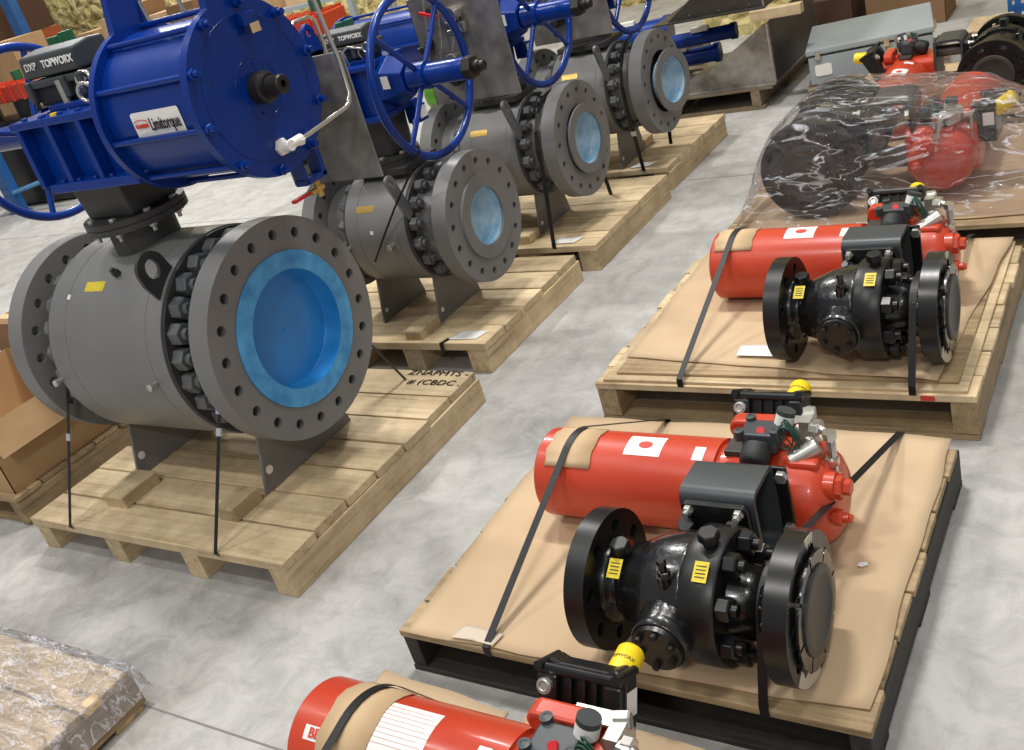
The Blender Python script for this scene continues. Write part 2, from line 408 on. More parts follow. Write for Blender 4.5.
        for lp in idx:
            m_ = len(lp)
            s.add([P[i] for i in lp] + [P[i] - d * th for i in lp], [(k, (k + 1) % m_, m_ + (k + 1) % m_, m_ + k) for k in range(m_)], True)
        return s
    def build(s, name, m, parent=None, label=None, bevel=0.0, mats=None):
        me = bpy.data.meshes.new(name)
        me.from_pydata([tuple(x) for x in s.v], [], s.f)
        for i, p in enumerate(me.polygons): p.use_smooth = s.sm[i]
        bm = bmesh.new(); bm.from_mesh(me)
        bmesh.ops.recalc_face_normals(bm, faces=bm.faces[:]); bm.to_mesh(me); bm.free()
        me.materials.append(MATS[m])
        return link(name, me, parent, label, bevel)
def link(name, me, parent=None, label=None, bevel=0.0):
    o = bpy.data.objects.new(name, me); S.collection.objects.link(o)
    if parent is not None: o.parent = parent
    if label: o['label'] = label
    if bevel:
        b = o.modifiers.new('bevel', 'BEVEL'); b.width = bevel; b.segments = 2; b.limit_method = 'ANGLE'; b.angle_limit = 0.7
    return o
def circ(r, n=48, c=(0, 0), a0=0.0): return [(c[0] + r * math.cos(a0 + 2 * PI * k / n), c[1] + r * math.sin(a0 + 2 * PI * k / n)) for k in range(n)]
def rrect(w_, h, r, n=5):
    pts = []
    for (cx, cy, a0) in ((w_ / 2 - r, h / 2 - r, 0), (-w_ / 2 + r, h / 2 - r, PI / 2), (-w_ / 2 + r, -h / 2 + r, PI), (w_ / 2 - r, -h / 2 + r, 1.5 * PI)):
        for k in range(n): a = a0 + k * PI / 2 / (n - 1); pts.append((cx + r * math.cos(a), cy + r * math.sin(a)))
    return pts
def tag(o, label, cat, group=None, kind=None):
    o['label'] = label; o['category'] = cat
    if group: o['group'] = group
    if kind: o['kind'] = kind
    return o
def empty(name, loc, label, cat, group=None, rz=0.0, sc=1.0):
    o = bpy.data.objects.new(name, None); o.empty_display_size = 0.1
    S.collection.objects.link(o); o.location = loc; o.rotation_euler = (0, 0, rz); o.scale = (sc, sc, sc)
    return tag(o, label, cat, group)
def copy_part(o, parent, mtx=None):
    c = o.copy(); S.collection.objects.link(c); c.parent = parent
    if mtx is not None: c.matrix_local = mtx
    return c
def text_mesh(txt, size, extr=0.0006, shear=0.0, bold=0.0, spacing=1.0):
    c = bpy.data.curves.new('t', 'FONT'); c.body = txt; c.size = size; c.extrude = extr; c.align_x = 'CENTER'; c.align_y = 'CENTER'
    c.shear = shear; c.offset = bold; c.space_character = spacing; c.resolution_u = 3
    o = bpy.data.objects.new('t', c); S.collection.objects.link(o)
    bpy.context.view_layer.update()
    me = bpy.data.meshes.new_from_object(o.evaluated_get(bpy.context.evaluated_depsgraph_get()))
    bpy.data.objects.remove(o); bpy.data.curves.remove(c)
    return me
def lettering(txt, size, m, parent, o, right, upv, name='lettering', sx=1.0, bend=None, **kw):
    me = text_mesh(txt, size, **kw); o = Vector(o); r = Vector(right).normalized(); u = Vector(upv).normalized(); n = r.cross(u)
    for v in me.vertices:
        x, y, z = v.co.x * sx, v.co.y, v.co.z
        v.co = bend(x, y, z) if bend else o + r * x + u * y + n * z
    me.materials.clear(); me.materials.append(MATS[m]); me.name = name
    return link(name, me, parent)

# ---------------------------------------------------------------- setting
f = MB(); f.box((-8, 6, -0.05), (34, 26, 0.1)); o = f.build('floor', 'concrete'); o['kind'] = 'structure'
WY = 11.2
f = MB(); nx, nz_ = 150, 40
vs = []; fs = []
for i in range(nx + 1):
    for k in range(nz_ + 1):
        x = -26 + 32 * i / nx; z = 7.0 * k / nz_
        vs.append((x, WY - 0.09 * noise.noise((x * 2.1, 0, z * 2.1)) - 0.05 * noise.noise((x * 5, 3, z * 5)), z))
for i in range(nx):
    for k in range(nz_): a = i * (nz_ + 1) + k; fs.append((a, a + nz_ + 1, a + nz_ + 2, a + 1))
f.add(vs, fs, True); f.box((-10, WY + 0.3, 3.5), (32, 0.3, 7)); o = f.build('wall_back', 'foam'); o['kind'] = 'structure'
for (x0, y0, x1, y1) in ((-20, 1.06, 4, 1.06), (-20, 5.1, 4, 5.1)):
    f = MB()
    if y0 == y1: f.b2((x0, y0 - 0.003, 0.0), (x1, y0 + 0.003, 0.0012))
    else: f.b2((x0 - 0.003, y0, 0.0), (x0 + 0.003, y1, 0.0012))
    o = f.build('trim_1' if y0 < 2 else 'trim_2', 'joint'); o['kind'] = 'structure'; o['label'] = 'saw-cut joint in the concrete floor'

# foam-covered bay of the wall that comes forward on the right
f = MB(); vs = []; fs = []; nx, nz_ = 60, 26
for i in range(nx + 1):
    for k in range(nz_ + 1):
        x = -3.55 + 7.55 * i / nx; z = 4.0 * k / nz_
        vs.append((x, 8.6 - 0.10 * noise.noise((x * 2.3, 0, z * 2.3)) - 0.05 * noise.noise((x * 5, 3, z * 5)), z))
for i in range(nx):
    for k in range(nz_): a = i * (nz_ + 1) + k; fs.append((a, a + nz_ + 1, a + nz_ + 2, a + 1))
f.add(vs, fs, True); f.box((0.225, 9.95, 2.0), (7.55, 2.4, 4.0)); o = f.build('wall_right', 'foam'); o['kind'] = 'structure'
# ---------------------------------------------------------------- pallets
def pallet(name_label, x0, x1, y0, y1, ztop, boards, nstr=4, sw=0.085, th=0.034, mt='pine', bottom=(), ms=None, jit=0.012, group='wooden pallets', seed=1):
    rnd = random.Random(seed)
    root = empty('pallet', ((x0 + x1) / 2, (y0 + y1) / 2, 0), name_label, 'pallet', group)
    ox, oy = (x0 + x1) / 2, (y0 + y1) / 2
    ms = ms or mt
    bt = 0.018 if bottom else 0.0
    y = y0 - oy
    gap = 0.009
    for wd in boards:
        f = MB(); a = x0 - ox + rnd.uniform(-jit, jit); b = x1 - ox + rnd.uniform(-jit, jit) * 0.8
        f.b2((a, y, ztop - th + rnd.uniform(-.001, .001)), (b, y + wd - gap, ztop + rnd.uniform(-.002, .002)))
        o = f.build('deck_board', mt + '_X', root, bevel=0.003)
        y += wd
    for k in range(nstr):
        f = MB(); cx = (x0 - ox) + sw / 2 + (x1 - x0 - sw) * k / (nstr - 1)
        f.b2((cx - sw / 2, y0 - oy + 0.004, bt), (cx + sw / 2, y1 - oy - 0.004, ztop - th - 0.001))
        f.build('stringer', ms + '_Y', root, bevel=0.003)
    for (ya, wd) in bottom:
        f = MB(); f.b2((x0 - ox, ya - oy, 0.0), (x1 - ox, ya + wd - oy, bt - 0.001)); f.build('bottom_board', ms + '_X', root, bevel=0.002)
    return root
# left row
P1 = pallet('pale pine pallet under the largest blue-bored grey valve', -3.665, -2.30, 1.56, 2.74, 0.14, [.17, .17, .165, .165, .16, .16, .19], seed=3)
P2 = pallet('pale pine pallet under the second grey valve, its corner showing a paper note', -3.55, -2.40, 2.95, 3.83, 0.14, [.17, .175, .175, .175, .175], seed=5, nstr=4, sw=.1)
P3 = pallet('pine pallet under the third grey valve from the front', -3.50, -2.355, 3.92, 4.84, 0.14, [.18, .185, .185, .185, .185], seed=6, sw=.1)
P4 = pallet('pine pallet under the farthest grey valve, nearest the stainless cradles', -3.50, -2.39, 4.95, 5.86, 0.14, [.18, .18, .18, .185, .185], seed=7, sw=.1)
# right row
PA = pallet('blackened wooden pallet carrying the near black valve with red actuator', -1.715, -0.50, 1.405, 2.44, 0.14, [.125, .15, .15, .15, .15, .15, .135], nstr=3, sw=.045, th=.02, mt='old_pine', ms='black_wood', bottom=((1.405, .12), (1.86, .12), (2.32, .12)), seed=8, jit=.006)
PB = pallet('pale wooden pallet carrying the second black valve with red actuator', -1.73, -0.485, 2.655, 3.72, 0.152, [.125, .15, .15, .155, .155, .155, .15], nstr=3, sw=.075, th=.022, mt='pine', ms='old_pine', bottom=((2.655, .12), (3.1, .12), (3.58, .12)), seed=9, jit=.01)
PC = pallet('wooden pallet at the bottom edge under the cut-off red actuator', -1.75, -0.45, 0.10, 1.20, 0.14, [.15, .155, .155, .155, .155, .155, .155], nstr=3, sw=.06, th=.02, mt='old_pine', bottom=((0.1, .12), (.6, .12), (1.07, .12)), seed=10)
PW = pallet('wooden pallet under the plastic-wrapped valve and actuator', -1.72, -0.10, 3.92, 5.12, 0.14, [.17, .17, .17, .17, .17, .17, .16], nstr=3, sw=.06, th=.02, mt='old_pine', ms='old_pine', bottom=((3.92, .12), (4.45, .12), (4.99, .12)), seed=11)
PD = pallet('wooden pallet behind the plastic wrap under the far red actuator', -1.68, -0.3, 5.30, 6.20, 0.14, [.15] * 6, nstr=3, sw=.06, th=.02, mt='old_pine', bottom=((5.3, .12), (6.05, .12)), seed=12)
PF = pallet('film-covered wooden pallet in the lower left corner', -4.1, -2.46, 0.05, 1.07, 0.14, [.17, .17, .17, .17, .17, .165], nstr=3, sw=.06, th=.022, mt='pine', ms='old_pine', bottom=((.05, .1), (.95, .1)), seed=13)
PE = pallet('pallet under the brown carton at the left edge', -5.3, -3.90, 1.64, 2.72, 0.14, [.14] * 7 + [.08], nstr=3, sw=.06, th=.02, mt='old_pine', bottom=((1.66, .1), (2.6, .1)), seed=14)

# extra plywood layer on the second right pallet
f = MB(); f.b2((-1.70, 2.665, 0.1525), (-0.512, 3.70, 0.1645)); o = f.build('plywood_sheet', 'pine_X', bevel=.002)
tag(o, 'thin pale plywood sheet lying on the second right pallet', 'plywood')
f = MB(); f.b2((-1.66, 2.70, 0.165), (-0.54, 3.66, 0.175)); o = f.build('plywood_sheet', 'old_pine_X', bevel=.002)
tag(o, 'darker plywood sheet between the pale plywood and the cardboard', 'plywood')

def sheet(name, poly, z, th, m, label, cat, amp=0.006, n=26, curl=0.0, seed=0, folds=()):
    # poly: four corners; a slightly wavy solid sheet
    a, b, c, d = [Vector(p) for p in poly]
    f = MB(); top = []; bot = []
    for i in range(n + 1):
        for k in range(n + 1):
            s_, t = i / n, k / n
            p = (a * (1 - s_) + b * s_) * (1 - t) + (d * (1 - s_) + c * s_) * t
            e = min(s_, 1 - s_, t, 1 - t)
            q = noise.noise((p.x * 5 + seed, p.y * 5, 0)) * 0.012 if e < 1e-6 else 0
            h = amp * (noise.noise((p.x * 3.1 + seed, p.y * 3.1, seed)) + 0.4 * noise.noise((p.x * 9 + seed, p.y * 9, 2)))
            h = max(h + amp * 0.9, 0.0005)
            for (ex, w_) in folds: h -= 0.004 * math.exp(-((t - ex) / w_) ** 2)
            h = max(h, 0.0005)
            top.append((p.x + q, p.y + q, z + th + h)); bot.append((p.x + q, p.y + q, z + h * 0.98))
    N_ = (n + 1) ** 2; fs = []
    for i in range(n):
        for k in range(n):
            w0 = i * (n + 1) + k; fs.append((w0, w0 + n + 1, w0 + n + 2, w0 + 1)); fs.append((N_ + w0, N_ + w0 + 1, N_ + w0 + n + 2, N_ + w0 + n + 1))
    rim = [i * (n + 1) for i in range(n + 1)] + [n * (n + 1) + k for k in range(1, n + 1)] + [i * (n + 1) + n for i in range(n - 1, -1, -1)] + [k for k in range(n - 1, 0, -1)]
    for q in range(len(rim)): r0, r1 = rim[q], rim[(q + 1) % len(rim)]; fs.append((r0, r1, N_ + r1, N_ + r0))
    f.add(top + bot, fs, True)
    o = f.build(name, m)
    return tag(o, label, cat)
V = lambda *a: Vector(a)
sheet('cardboard_sheet', ((-1.69, 1.395), (-.512, 1.455), (-.512, 2.45), (-1.715, 2.455)), .141, .004, 'cardboard', 'tan cardboard sheet under the near black valve, on the blackened pallet', 'cardboard', folds=((.37, .01),), amp=.003, seed=2)
sheet('cardboard_sheet', ((-1.66, 2.80), (-.60, 2.69), (-.515, 3.70), (-1.68, 3.74)), .1755, .004, 'cardboard', 'tan cardboard sheet under the second black valve, on the pale pallet', 'cardboard', amp=.003, seed=7)
sheet('cardboard_sheet', ((-1.66, .15), (-1.23, .15), (-1.26, 1.24), (-1.66, 1.27)), .141, .004, 'cardboard', 'short cardboard piece left of the gap on the bottom-edge pallet', 'cardboard', amp=.003, seed=11)
sheet('cardboard_sheet', ((-1.20, .15), (-.48, .15), (-.47, 1.24), (-1.22, 1.29)), .141, .004, 'cardboard', 'long cardboard piece right of the gap on the bottom-edge pallet', 'cardboard', amp=.003, seed=15)
sheet('cardboard_sheet', ((-1.62, 3.95), (-.15, 4.0), (-.12, 5.05), (-1.55, 5.05)), .141, .004, 'cardboard', 'cardboard sheet under the plastic-wrapped valve', 'cardboard', amp=.004, seed=21)
sheet('cardboard_sheet', ((-1.64, 5.32), (-.35, 5.35), (-.4, 6.2), (-1.62, 6.3)), .141, .004, 'cardboard', 'cardboard sheet under the far red actuator by the grey enclosure', 'cardboard', amp=.004, seed=25)

# white paper slips
def slip(poly, z, label, m='white_label', amp=.002):
    return sheet('paper_slip', poly, z, .0008, m, label, 'paper', amp=amp, n=8, seed=len(label))
slip(((-1.545, 1.402), (-1.41, 1.406), (-1.405, 1.448), (-1.53, 1.45)), .1535, 'crumpled paper slip at the strap on the near cardboard edge', 'paper')
slip(((-1.25, 2.80), (-1.07, 2.80), (-1.07, 2.875), (-1.26, 2.865)), .190, 'white paper under the left flange of the second black valve')
slip(((-2.60, 2.98), (-2.46, 2.985), (-2.43, 3.06), (-2.565, 3.055)), .1425, 'paper note on the corner of the second left pallet')
slip(((-2.62, 3.945), (-2.48, 3.95), (-2.455, 4.02), (-2.59, 4.015)), .1425, 'paper note on the third left pallet')
slip(((-2.64, 4.975), (-2.52, 4.98), (-2.49, 5.05), (-2.62, 5.05)), .1425, 'paper note on the farthest left pallet')

# marker writing on the rear board of the big pallet
lettering('ZNAPMTS - .', .052, 'ink', P1, (-2.45 + 2.9825, 2.705 - 2.15, .1432), (1, 0, 0), (0, 1, 0), sx=1.15, extr=.0004)
lettering('# (CBDC .', .052, 'ink', P1, (-2.44 + 2.9825, 2.635 - 2.15, .1432), (1, 0, 0), (0, 1, 0), sx=1.15, extr=.0004)

# ---------------------------------------------------------------- wood chocks
def chock(x0, x1, y0, y1, h, label):
    f = MB(); f.b2((x0, y0, .1405), (x1, y1, .1405 + h)); f.box(((x0 + x1) / 2, y0 + .004, .14 + h * .8), (x1 - x0 - .004, .012, h * .3))
    o = f.build('chock', 'pine_Y', bevel=.003); return tag(o, label, 'wooden block')
chock(-3.345, -3.225, 1.69, 1.86, .05, 'wood block before the left foot of the largest valve')
chock(-2.735, -2.645, 1.71, 1.838, .055, 'wood block before the right foot of the largest valve')
chock(-2.825, -2.735, 2.975, 3.125, .045, 'wood block at the foot of the second grey valve')
chock(-2.82, -2.74, 3.97, 4.075, .045, 'wood block at the foot of the third grey valve')
chock(-2.77, -2.69, 5.335, 5.45, .045, 'wood block at the foot of the farthest grey valve')

# ---------------------------------------------------------------- grey ball valves
def nut_mesh(r, h, mname='nut_grey', stud=True):
    f = MB(); f.hexn((0, 0, 0), (1, 0, 0), r, h)
    if stud: f.cyl((h, 0, 0), (h * 1.45, 0, 0), r * .52, seg=14)
    o = f.build('nut', mname, bevel=r * .06); return o
def place(o, parent, pos, d=(1, 0, 0), rot=0.0, first=False):
    d = Vector(d).normalized(); q = Vector((1, 0, 0)).rotation_difference(d).to_matrix().to_4x4()
    m = Matrix.Translation(Vector(pos)) @ q @ Matrix.Rotation(rot, 4, 'X')
    c = o if first else o.copy()
    if not first: S.collection.objects.link(c)
    c.parent = parent; c.matrix_local = m
    return c
def ring(o, parent, n, x, r, zc, d=(1, 0, 0), a0=0.0, first=True, yc=0.0):
    for k in range(n):
        a = a0 + 2 * PI * k / n
        place(o, parent, (x, yc + r * math.cos(a), zc + r * math.sin(a)), d, a, first and k == 0)

def grey_valve(label, xf, y0, R, L, zc, t, gap, rb, nholes, nn, big, off=0.0):
    # origin: on the deck below the right flange face; axis along x
    deck = .141
    root = empty('actuated_ball_valve', (xf, y0, deck), label, 'valve', 'grey ball valves with blue actuators')
    zc = zc - deck
    G = 'grey_paint'
    hole = R * (.047 if big else .052)
    rc = R * (.855 if big else .84)
    holes = [circ(hole, 14, (rc * math.cos(a), rc * math.sin(a))) for a in [2 * PI * (k + .5) / nholes for k in range(nholes)]]
    ri = R * (.70 if big else .64)
    rbore = R * .535 if big else R * .44
    # flanges
    for (x, d) in ((0, 1), (-L + t, 1)):
        f = MB(); f.plate((x, 0, zc), (1, 0, 0), circ(R, 96), holes + [circ(ri * .93 if (off and x == 0) else rbore, 48)], t)
        e = f.build('flange', G, root, bevel=.003)
        if d == 1 and x == 0:
            g = MB(); g.hard((0, 0, zc), (1, 0, 0), [(.002 if off else -t * .9, rbore), (.002 if off else -t * .9, rbore * .995), (0.012, rbore * .995), (.012, ri * (.95 if off else 1)), (0.002 if off else 0.0, ri * (.95 if off else 1))] + ([(.002, rbore)] if off else []), 72) if not big else g.hard((0, 0, zc), (1, 0, 0), [(0.001, ri), (.007, ri), (.007, rbore), (0.001, rbore)], 72)
            pr_ = g.build('raised_face', 'grey_paint' if not big else 'bore_blue', e, 'bright blue plastic flange protector' if big else None)
            g = MB()
            if off:
                tilt = Matrix.Translation((off, 0, zc)) @ Matrix.Rotation(-off * 3.2, 4, 'Z') @ Matrix.Translation((0, 0, -zc))
                pr_.matrix_local = tilt
                k_ = MB(); k_.hard((0, 0, zc), (1, 0, 0), [(-t * .99, 0), (-t * .99, ri * .928), (.0005, ri * .928), (.0005, ri * .92), (-t * .97, ri * .92), (-t * .97, 0)], 64); k_.build('bore', 'black_dull', e)
            g.lathe((0, 0, zc), (1, 0, 0), [(.007 if big else .012, rbore * .998), (-R * .16, rbore * .985), (-R * .17, rbore * .97), (-R * .17, rbore * .97), (-R * .175, 0)], 64)
            if big: g.cyl((-R * .176, 0, zc), (-R * .165, 0, zc), .007, seg=10)
            g.build('bore_cover', 'bore_blue_inner' if big else 'bore_film', e, 'blue plastic cover inside the bore' if big else 'milky blue film over the bore').matrix_local = (tilt if off else Matrix.Identity(4))
    # necks between flange and body
    rn = R * .70
    for (a, b, nm) in ((-t, -gap, 1), (-L + gap, -L + t, 0)):
        f = MB()
        if nm: f.lathe((0, 0, zc), (1, 0, 0), [(a, rn * .96), (a - (a - b) * .4, rn * .9), (b, rn * 1.05)], 64)
        else: f.lathe((0, 0, zc), (1, 0, 0), [(a, rn * 1.05), (a + (b - a) * .6, rn * .9), (b, rn * .96)], 64)
        f.build('neck', 'dark_grey_paint' if big else G, root)
    # body
    f = MB(); B0, B1 = -L + gap, -gap
    e1 = (B1 - B0) * (.16 if big else .2)
    f.lathe((0, 0, zc), (1, 0, 0), [(B0, .02), (B0, rb), (B0, rb), (B0 + e1, rb), (B0 + e1, rb), (B0 + e1 + .001, rb - .0025), (B0 + e1 + .003, rb - .0025), (B0 + e1 + .004, rb), (B0 + e1 + .004, rb),
            (B1 - e1 * .8, rb), (B1 - e1 * .8, rb), (B1 - e1 * .8 + .001, rb - .0025), (B1 - e1 * .8 + .003, rb - .0025), (B1 - e1 * .8 + .004, rb), (B1 - e1 * .8 + .004, rb), (B1, rb), (B1, rb), (B1, .02)], 96)
    body = f.build('body', G, root)
    # closure plates (shade painted as darker grey) and their nuts
    for (x, d) in ((B1 + .001, 1), (B0 - .001, -1)):
        f = MB(); f.hard((x, 0, zc), (d, 0, 0), [(0, rn), (0, rb * .985), (.012, rb * .985), (.012, rn), (0, rn)], 80)
        f.build('closure_plate', 'dark_grey_paint', root)
    rr = R * (.105 if big else .108)
    n0 = nut_mesh(rr, rr * 1.15)
    ring(n0, root, nn, B1 + .013, rb - rr * 1.28, zc, (1, 0, 0), .08, True)
    ring(n0, root, nn, B0 - .013, rb - rr * 1.28, zc, (-1, 0, 0), .03, False)
    # lifting lug on the closure
    for (ang, first) in ((PI - .75 if big else PI - .60, 1),):
        cy, cz = math.cos(ang), math.sin(ang)
        hw = .038 * (R / .37); ln = .18 * (R / .37) if big else .15 * (R / .278)
        base = Vector((B1 - .055 if big else B1 + .05, cy * (rb - .03), zc + cz * (rb - .03)))
        up = Vector((0, cy, cz)); 
        up2 = Vector((0, -.35, 1)).normalized() if not big else Vector((0, -.1, 1)).normalized()
        out = [(hw * math.cos(a), ln + hw * math.sin(a)) for a in [PI * k / 12 for k in range(13)]] + [(-hw * .9, 0), (hw * .9, 0)]
        if big:
            base = Vector((B1 - .012, -.225, zc + .170)); out = [(.058 * math.cos(a), .175 + .058 * math.sin(a)) for a in [PI * k / 14 for k in range(15)]] + [(-.056, .14), (.02, -.05), (.10, .03)]
            hl = [(x_, .175 + (y_ - .175) * 1.3) for x_, y_ in circ(.026, 20, (0, .175))]
        else:
            base = Vector((B1 + .02, -.20, zc + .10)); hw = .026; ln = .185
            out = [(hw * math.cos(a), ln + hw * math.sin(a)) for a in [PI * k / 12 for k in range(13)]] + [(-hw * .9, 0), (hw * .9, 0)]
            hl = [(x_, ln - .005 + (y_ - ln) * 2.1) for x_, y_ in circ(.011, 16, (0, ln))]
        f = MB(); f.plate(base, (1, 0, 0), out, [hl], .014, up2)
        f.build('lifting_lug', 'dark_grey_paint' if big else G, root, bevel=.002)
    # feet
    for x in ((-.195, -.905) if big else (-.275, -.60)):
        f = MB(); fw = .245 if big else .17
        ch = math.sqrt(rb * rb - (fw * .72) ** 2)
        f.prism2([(-fw, 0), (fw, 0), (fw * .66, zc - rb * .74), (0, zc - rb * .72), (-fw * .66, zc - rb * .74)], 0, x - .012, x)
        ft = f.build('foot', G, root, bevel=.002)
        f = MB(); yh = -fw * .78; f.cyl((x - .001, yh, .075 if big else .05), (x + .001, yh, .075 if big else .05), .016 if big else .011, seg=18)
        f.build('foot_hole_disc', 'white_plastic', ft, 'pale disc standing in for light through the foot hole')  # solid white disc painted as light coming through the foot
    # drain and vent plugs
    for (x, a) in (((B1 - .085), PI + .015), ((B0 + .0), PI + .02), ):
        c = Vector((x, math.cos(a) * rb, zc + math.sin(a) * rb)); n_ = Vector((0, math.cos(a), math.sin(a)))
        f = MB(); f.cyl(c - n_ * .01, c + n_ * .018, .010, seg=12); f.hexn(c + n_ * .018, n_, .014, .016)
        f.build('plug', 'zinc' if big else 'tubing', root, bevel=.001)
    if big:
        a = PI - 1.02; c = Vector((-.515, math.cos(a) * rb, zc + math.sin(a) * rb)); n_ = Vector((0, math.cos(a), math.sin(a)))
        f = MB(); f.cyl(c - n_ * .01, c + n_ * .02, .014, seg=14); f.cyl(c + n_ * .02, c + n_ * .032, .009, seg=12); f.build('plug', 'dark_grey_paint', root)
    # tags on the body
    a = PI - .50 if big else PI - .62
    def bend(x, y, z, A=a, X=(-.66 if big else -.40)):
        q = A - y / rb; return Vector((X + x, math.cos(q) * (rb + .0012 + z), zc + math.sin(q) * (rb + .0012 + z)))
    def curved(x0_, x1_, h, X, A, m, nm, lb=None):
        f = MB(); vs = []; n = 8
        for i in range(n + 1):
            y = -h / 2 + h * i / n; q = A - y / rb
            for x in (x0_, x1_): vs.append(Vector((X + x, math.cos(q) * (rb + .0008), zc + math.sin(q) * (rb + .0008))))
        f.add(vs, [(2 * i, 2 * i + 1, 2 * i + 3, 2 * i + 2) for i in range(n)], True)
        return f.build(nm, m, body, lb)
    if big:
        curved(-.052, .052, .036, -.615, PI - .90, 'yellow_tag', 'tag', 'yellow warning tag')
        curved(-.009, .009, .018, -.745, PI - .80, 'white_label', 'sticker', 'tiny white sticker')
    else:
        curved(-.05, .05, .03, -.45, PI - .62, 'brass', 'nameplate', 'dull brass nameplate')
        curved(-.009, .009, .016, -.42, PI - .22, 'white_label', 'sticker', 'tiny white sticker')
    return root, zc, deck

def arc_pts(c, u, v, r, a0, a1, n):
    return [Vector(c) + Vector(u) * r * math.cos(a0 + (a1 - a0) * k / n) + Vector(v) * r * math.sin(a0 + (a1 - a0) * k / n) for k in range(n + 1)]

def spool(root, xs, zb, z1, z2, r1, wt, z3, big):
    # neck from body, bolted stem flanges, tapered adapter up to the gear housing (all local, x = xs, y = 0)
    D = 'dark_grey_paint'
    f = MB(); f.cyl((xs, 0, zb), (xs, 0, z1 + .002), r1 * .66, seg=40); f.build('stem_neck', D, root)
    f = MB(); f.hard((xs, 0, z1), (0, 0, 1), [(0, 0), (0, r1), ((z2 - z1) * .47, r1), ((z2 - z1) * .47, 0)], 64); a = f.build('stem_flange', D, root, bevel=.003)
    f = MB(); f.hard((xs, 0, z1), (0, 0, 1), [((z2 - z1) * .53, 0), ((z2 - z1) * .53, r1), ((z2 - z1), r1), ((z2 - z1), 0)], 64); a2 = f.build('stem_flange', D, root, bevel=.003)
    n0 = MB(); n0.hexn((0, 0, 0), (1, 0, 0), .014, .012); n0.cyl((.012, 0, 0), (.028, 0, 0), .007, seg=10); n0 = n0.build('stud', 'zinc', root)
    h0 = MB(); h0.hexn((0, 0, 0), (1, 0, 0), .013, .010); h0 = h0.build('bolt', 'zinc', root)
    for k in range(8):
        q = 2 * PI * (k + .5) / 8
        place(n0, a, (xs + r1 * .86 * math.cos(q), r1 * .86 * math.sin(q), z1), (0, 0, -1), 0, k == 0)
        place(h0, a2, (xs + r1 * .86 * math.cos(q), r1 * .86 * math.sin(q), z2), (0, 0, 1), 0, k == 0)
    f = MB(); f.box((xs, 0, (z2 + z3) / 2), (wt, wt * .85, z3 - z2 + .002), taper=1.12)
    f.build('adapter', D, root, bevel=.008)

def handwheel(parent, x, yc, zc, R, rot, sleeve, dirx, r=.0165):
    f = MB(); f.torus((x, yc, zc), (1, 0, 0), R - r, r, 96, 14)
    wv = f.build('handwheel', 'blue_paint', parent)
    for k in range(4):
        a = rot + k * PI / 2; u = Vector((0, math.cos(a), math.sin(a)))
        c = Vector((x, yc, zc)); p0 = c + u * .028; pm = c + u * (R - r) * .62 + Vector((dirx * .004, 0, 0)); p1 = c + u * (R - r)
        f = MB(); f.tube([p0, pm, p1], r * .68, 12); f.tube([c + u * (R - r) * .60, c + u * (R - r) * .66], r * .85, 12); f.build('spoke', 'blue_paint', wv)
    f = MB(); f.cyl((x - dirx * .05, yc, zc), (x + dirx * .03, yc, zc), .056, seg=32); f.build('hub', 'blue_paint', wv, bevel=.004)
    f = MB(); f.cyl((x + dirx * .03, yc, zc), (x + dirx * (.03 + sleeve), yc, zc), .044, seg=32); f.build('sleeve', 'blue_paint', wv)
    q = x + dirx * (.03 + sleeve)
    f = MB(); f.hexn((q, yc, zc), (dirx, 0, 0), .048, .04); f.cyl((q + dirx * .04, yc, zc), (q + dirx * .065, yc, zc), .024, seg=20); f.cyl((q + dirx * .065, yc, zc), (q + dirx * .085, yc, zc), .019, seg=20)
    f.hard((q + dirx * .085, yc, zc), (dirx, 0, 0), [(0, .019), (.002, .010), (-.01, .010), (-.01, 0)], 20)
    f.build('end_nut', 'black_oxide', wv, bevel=.002)
    return wv

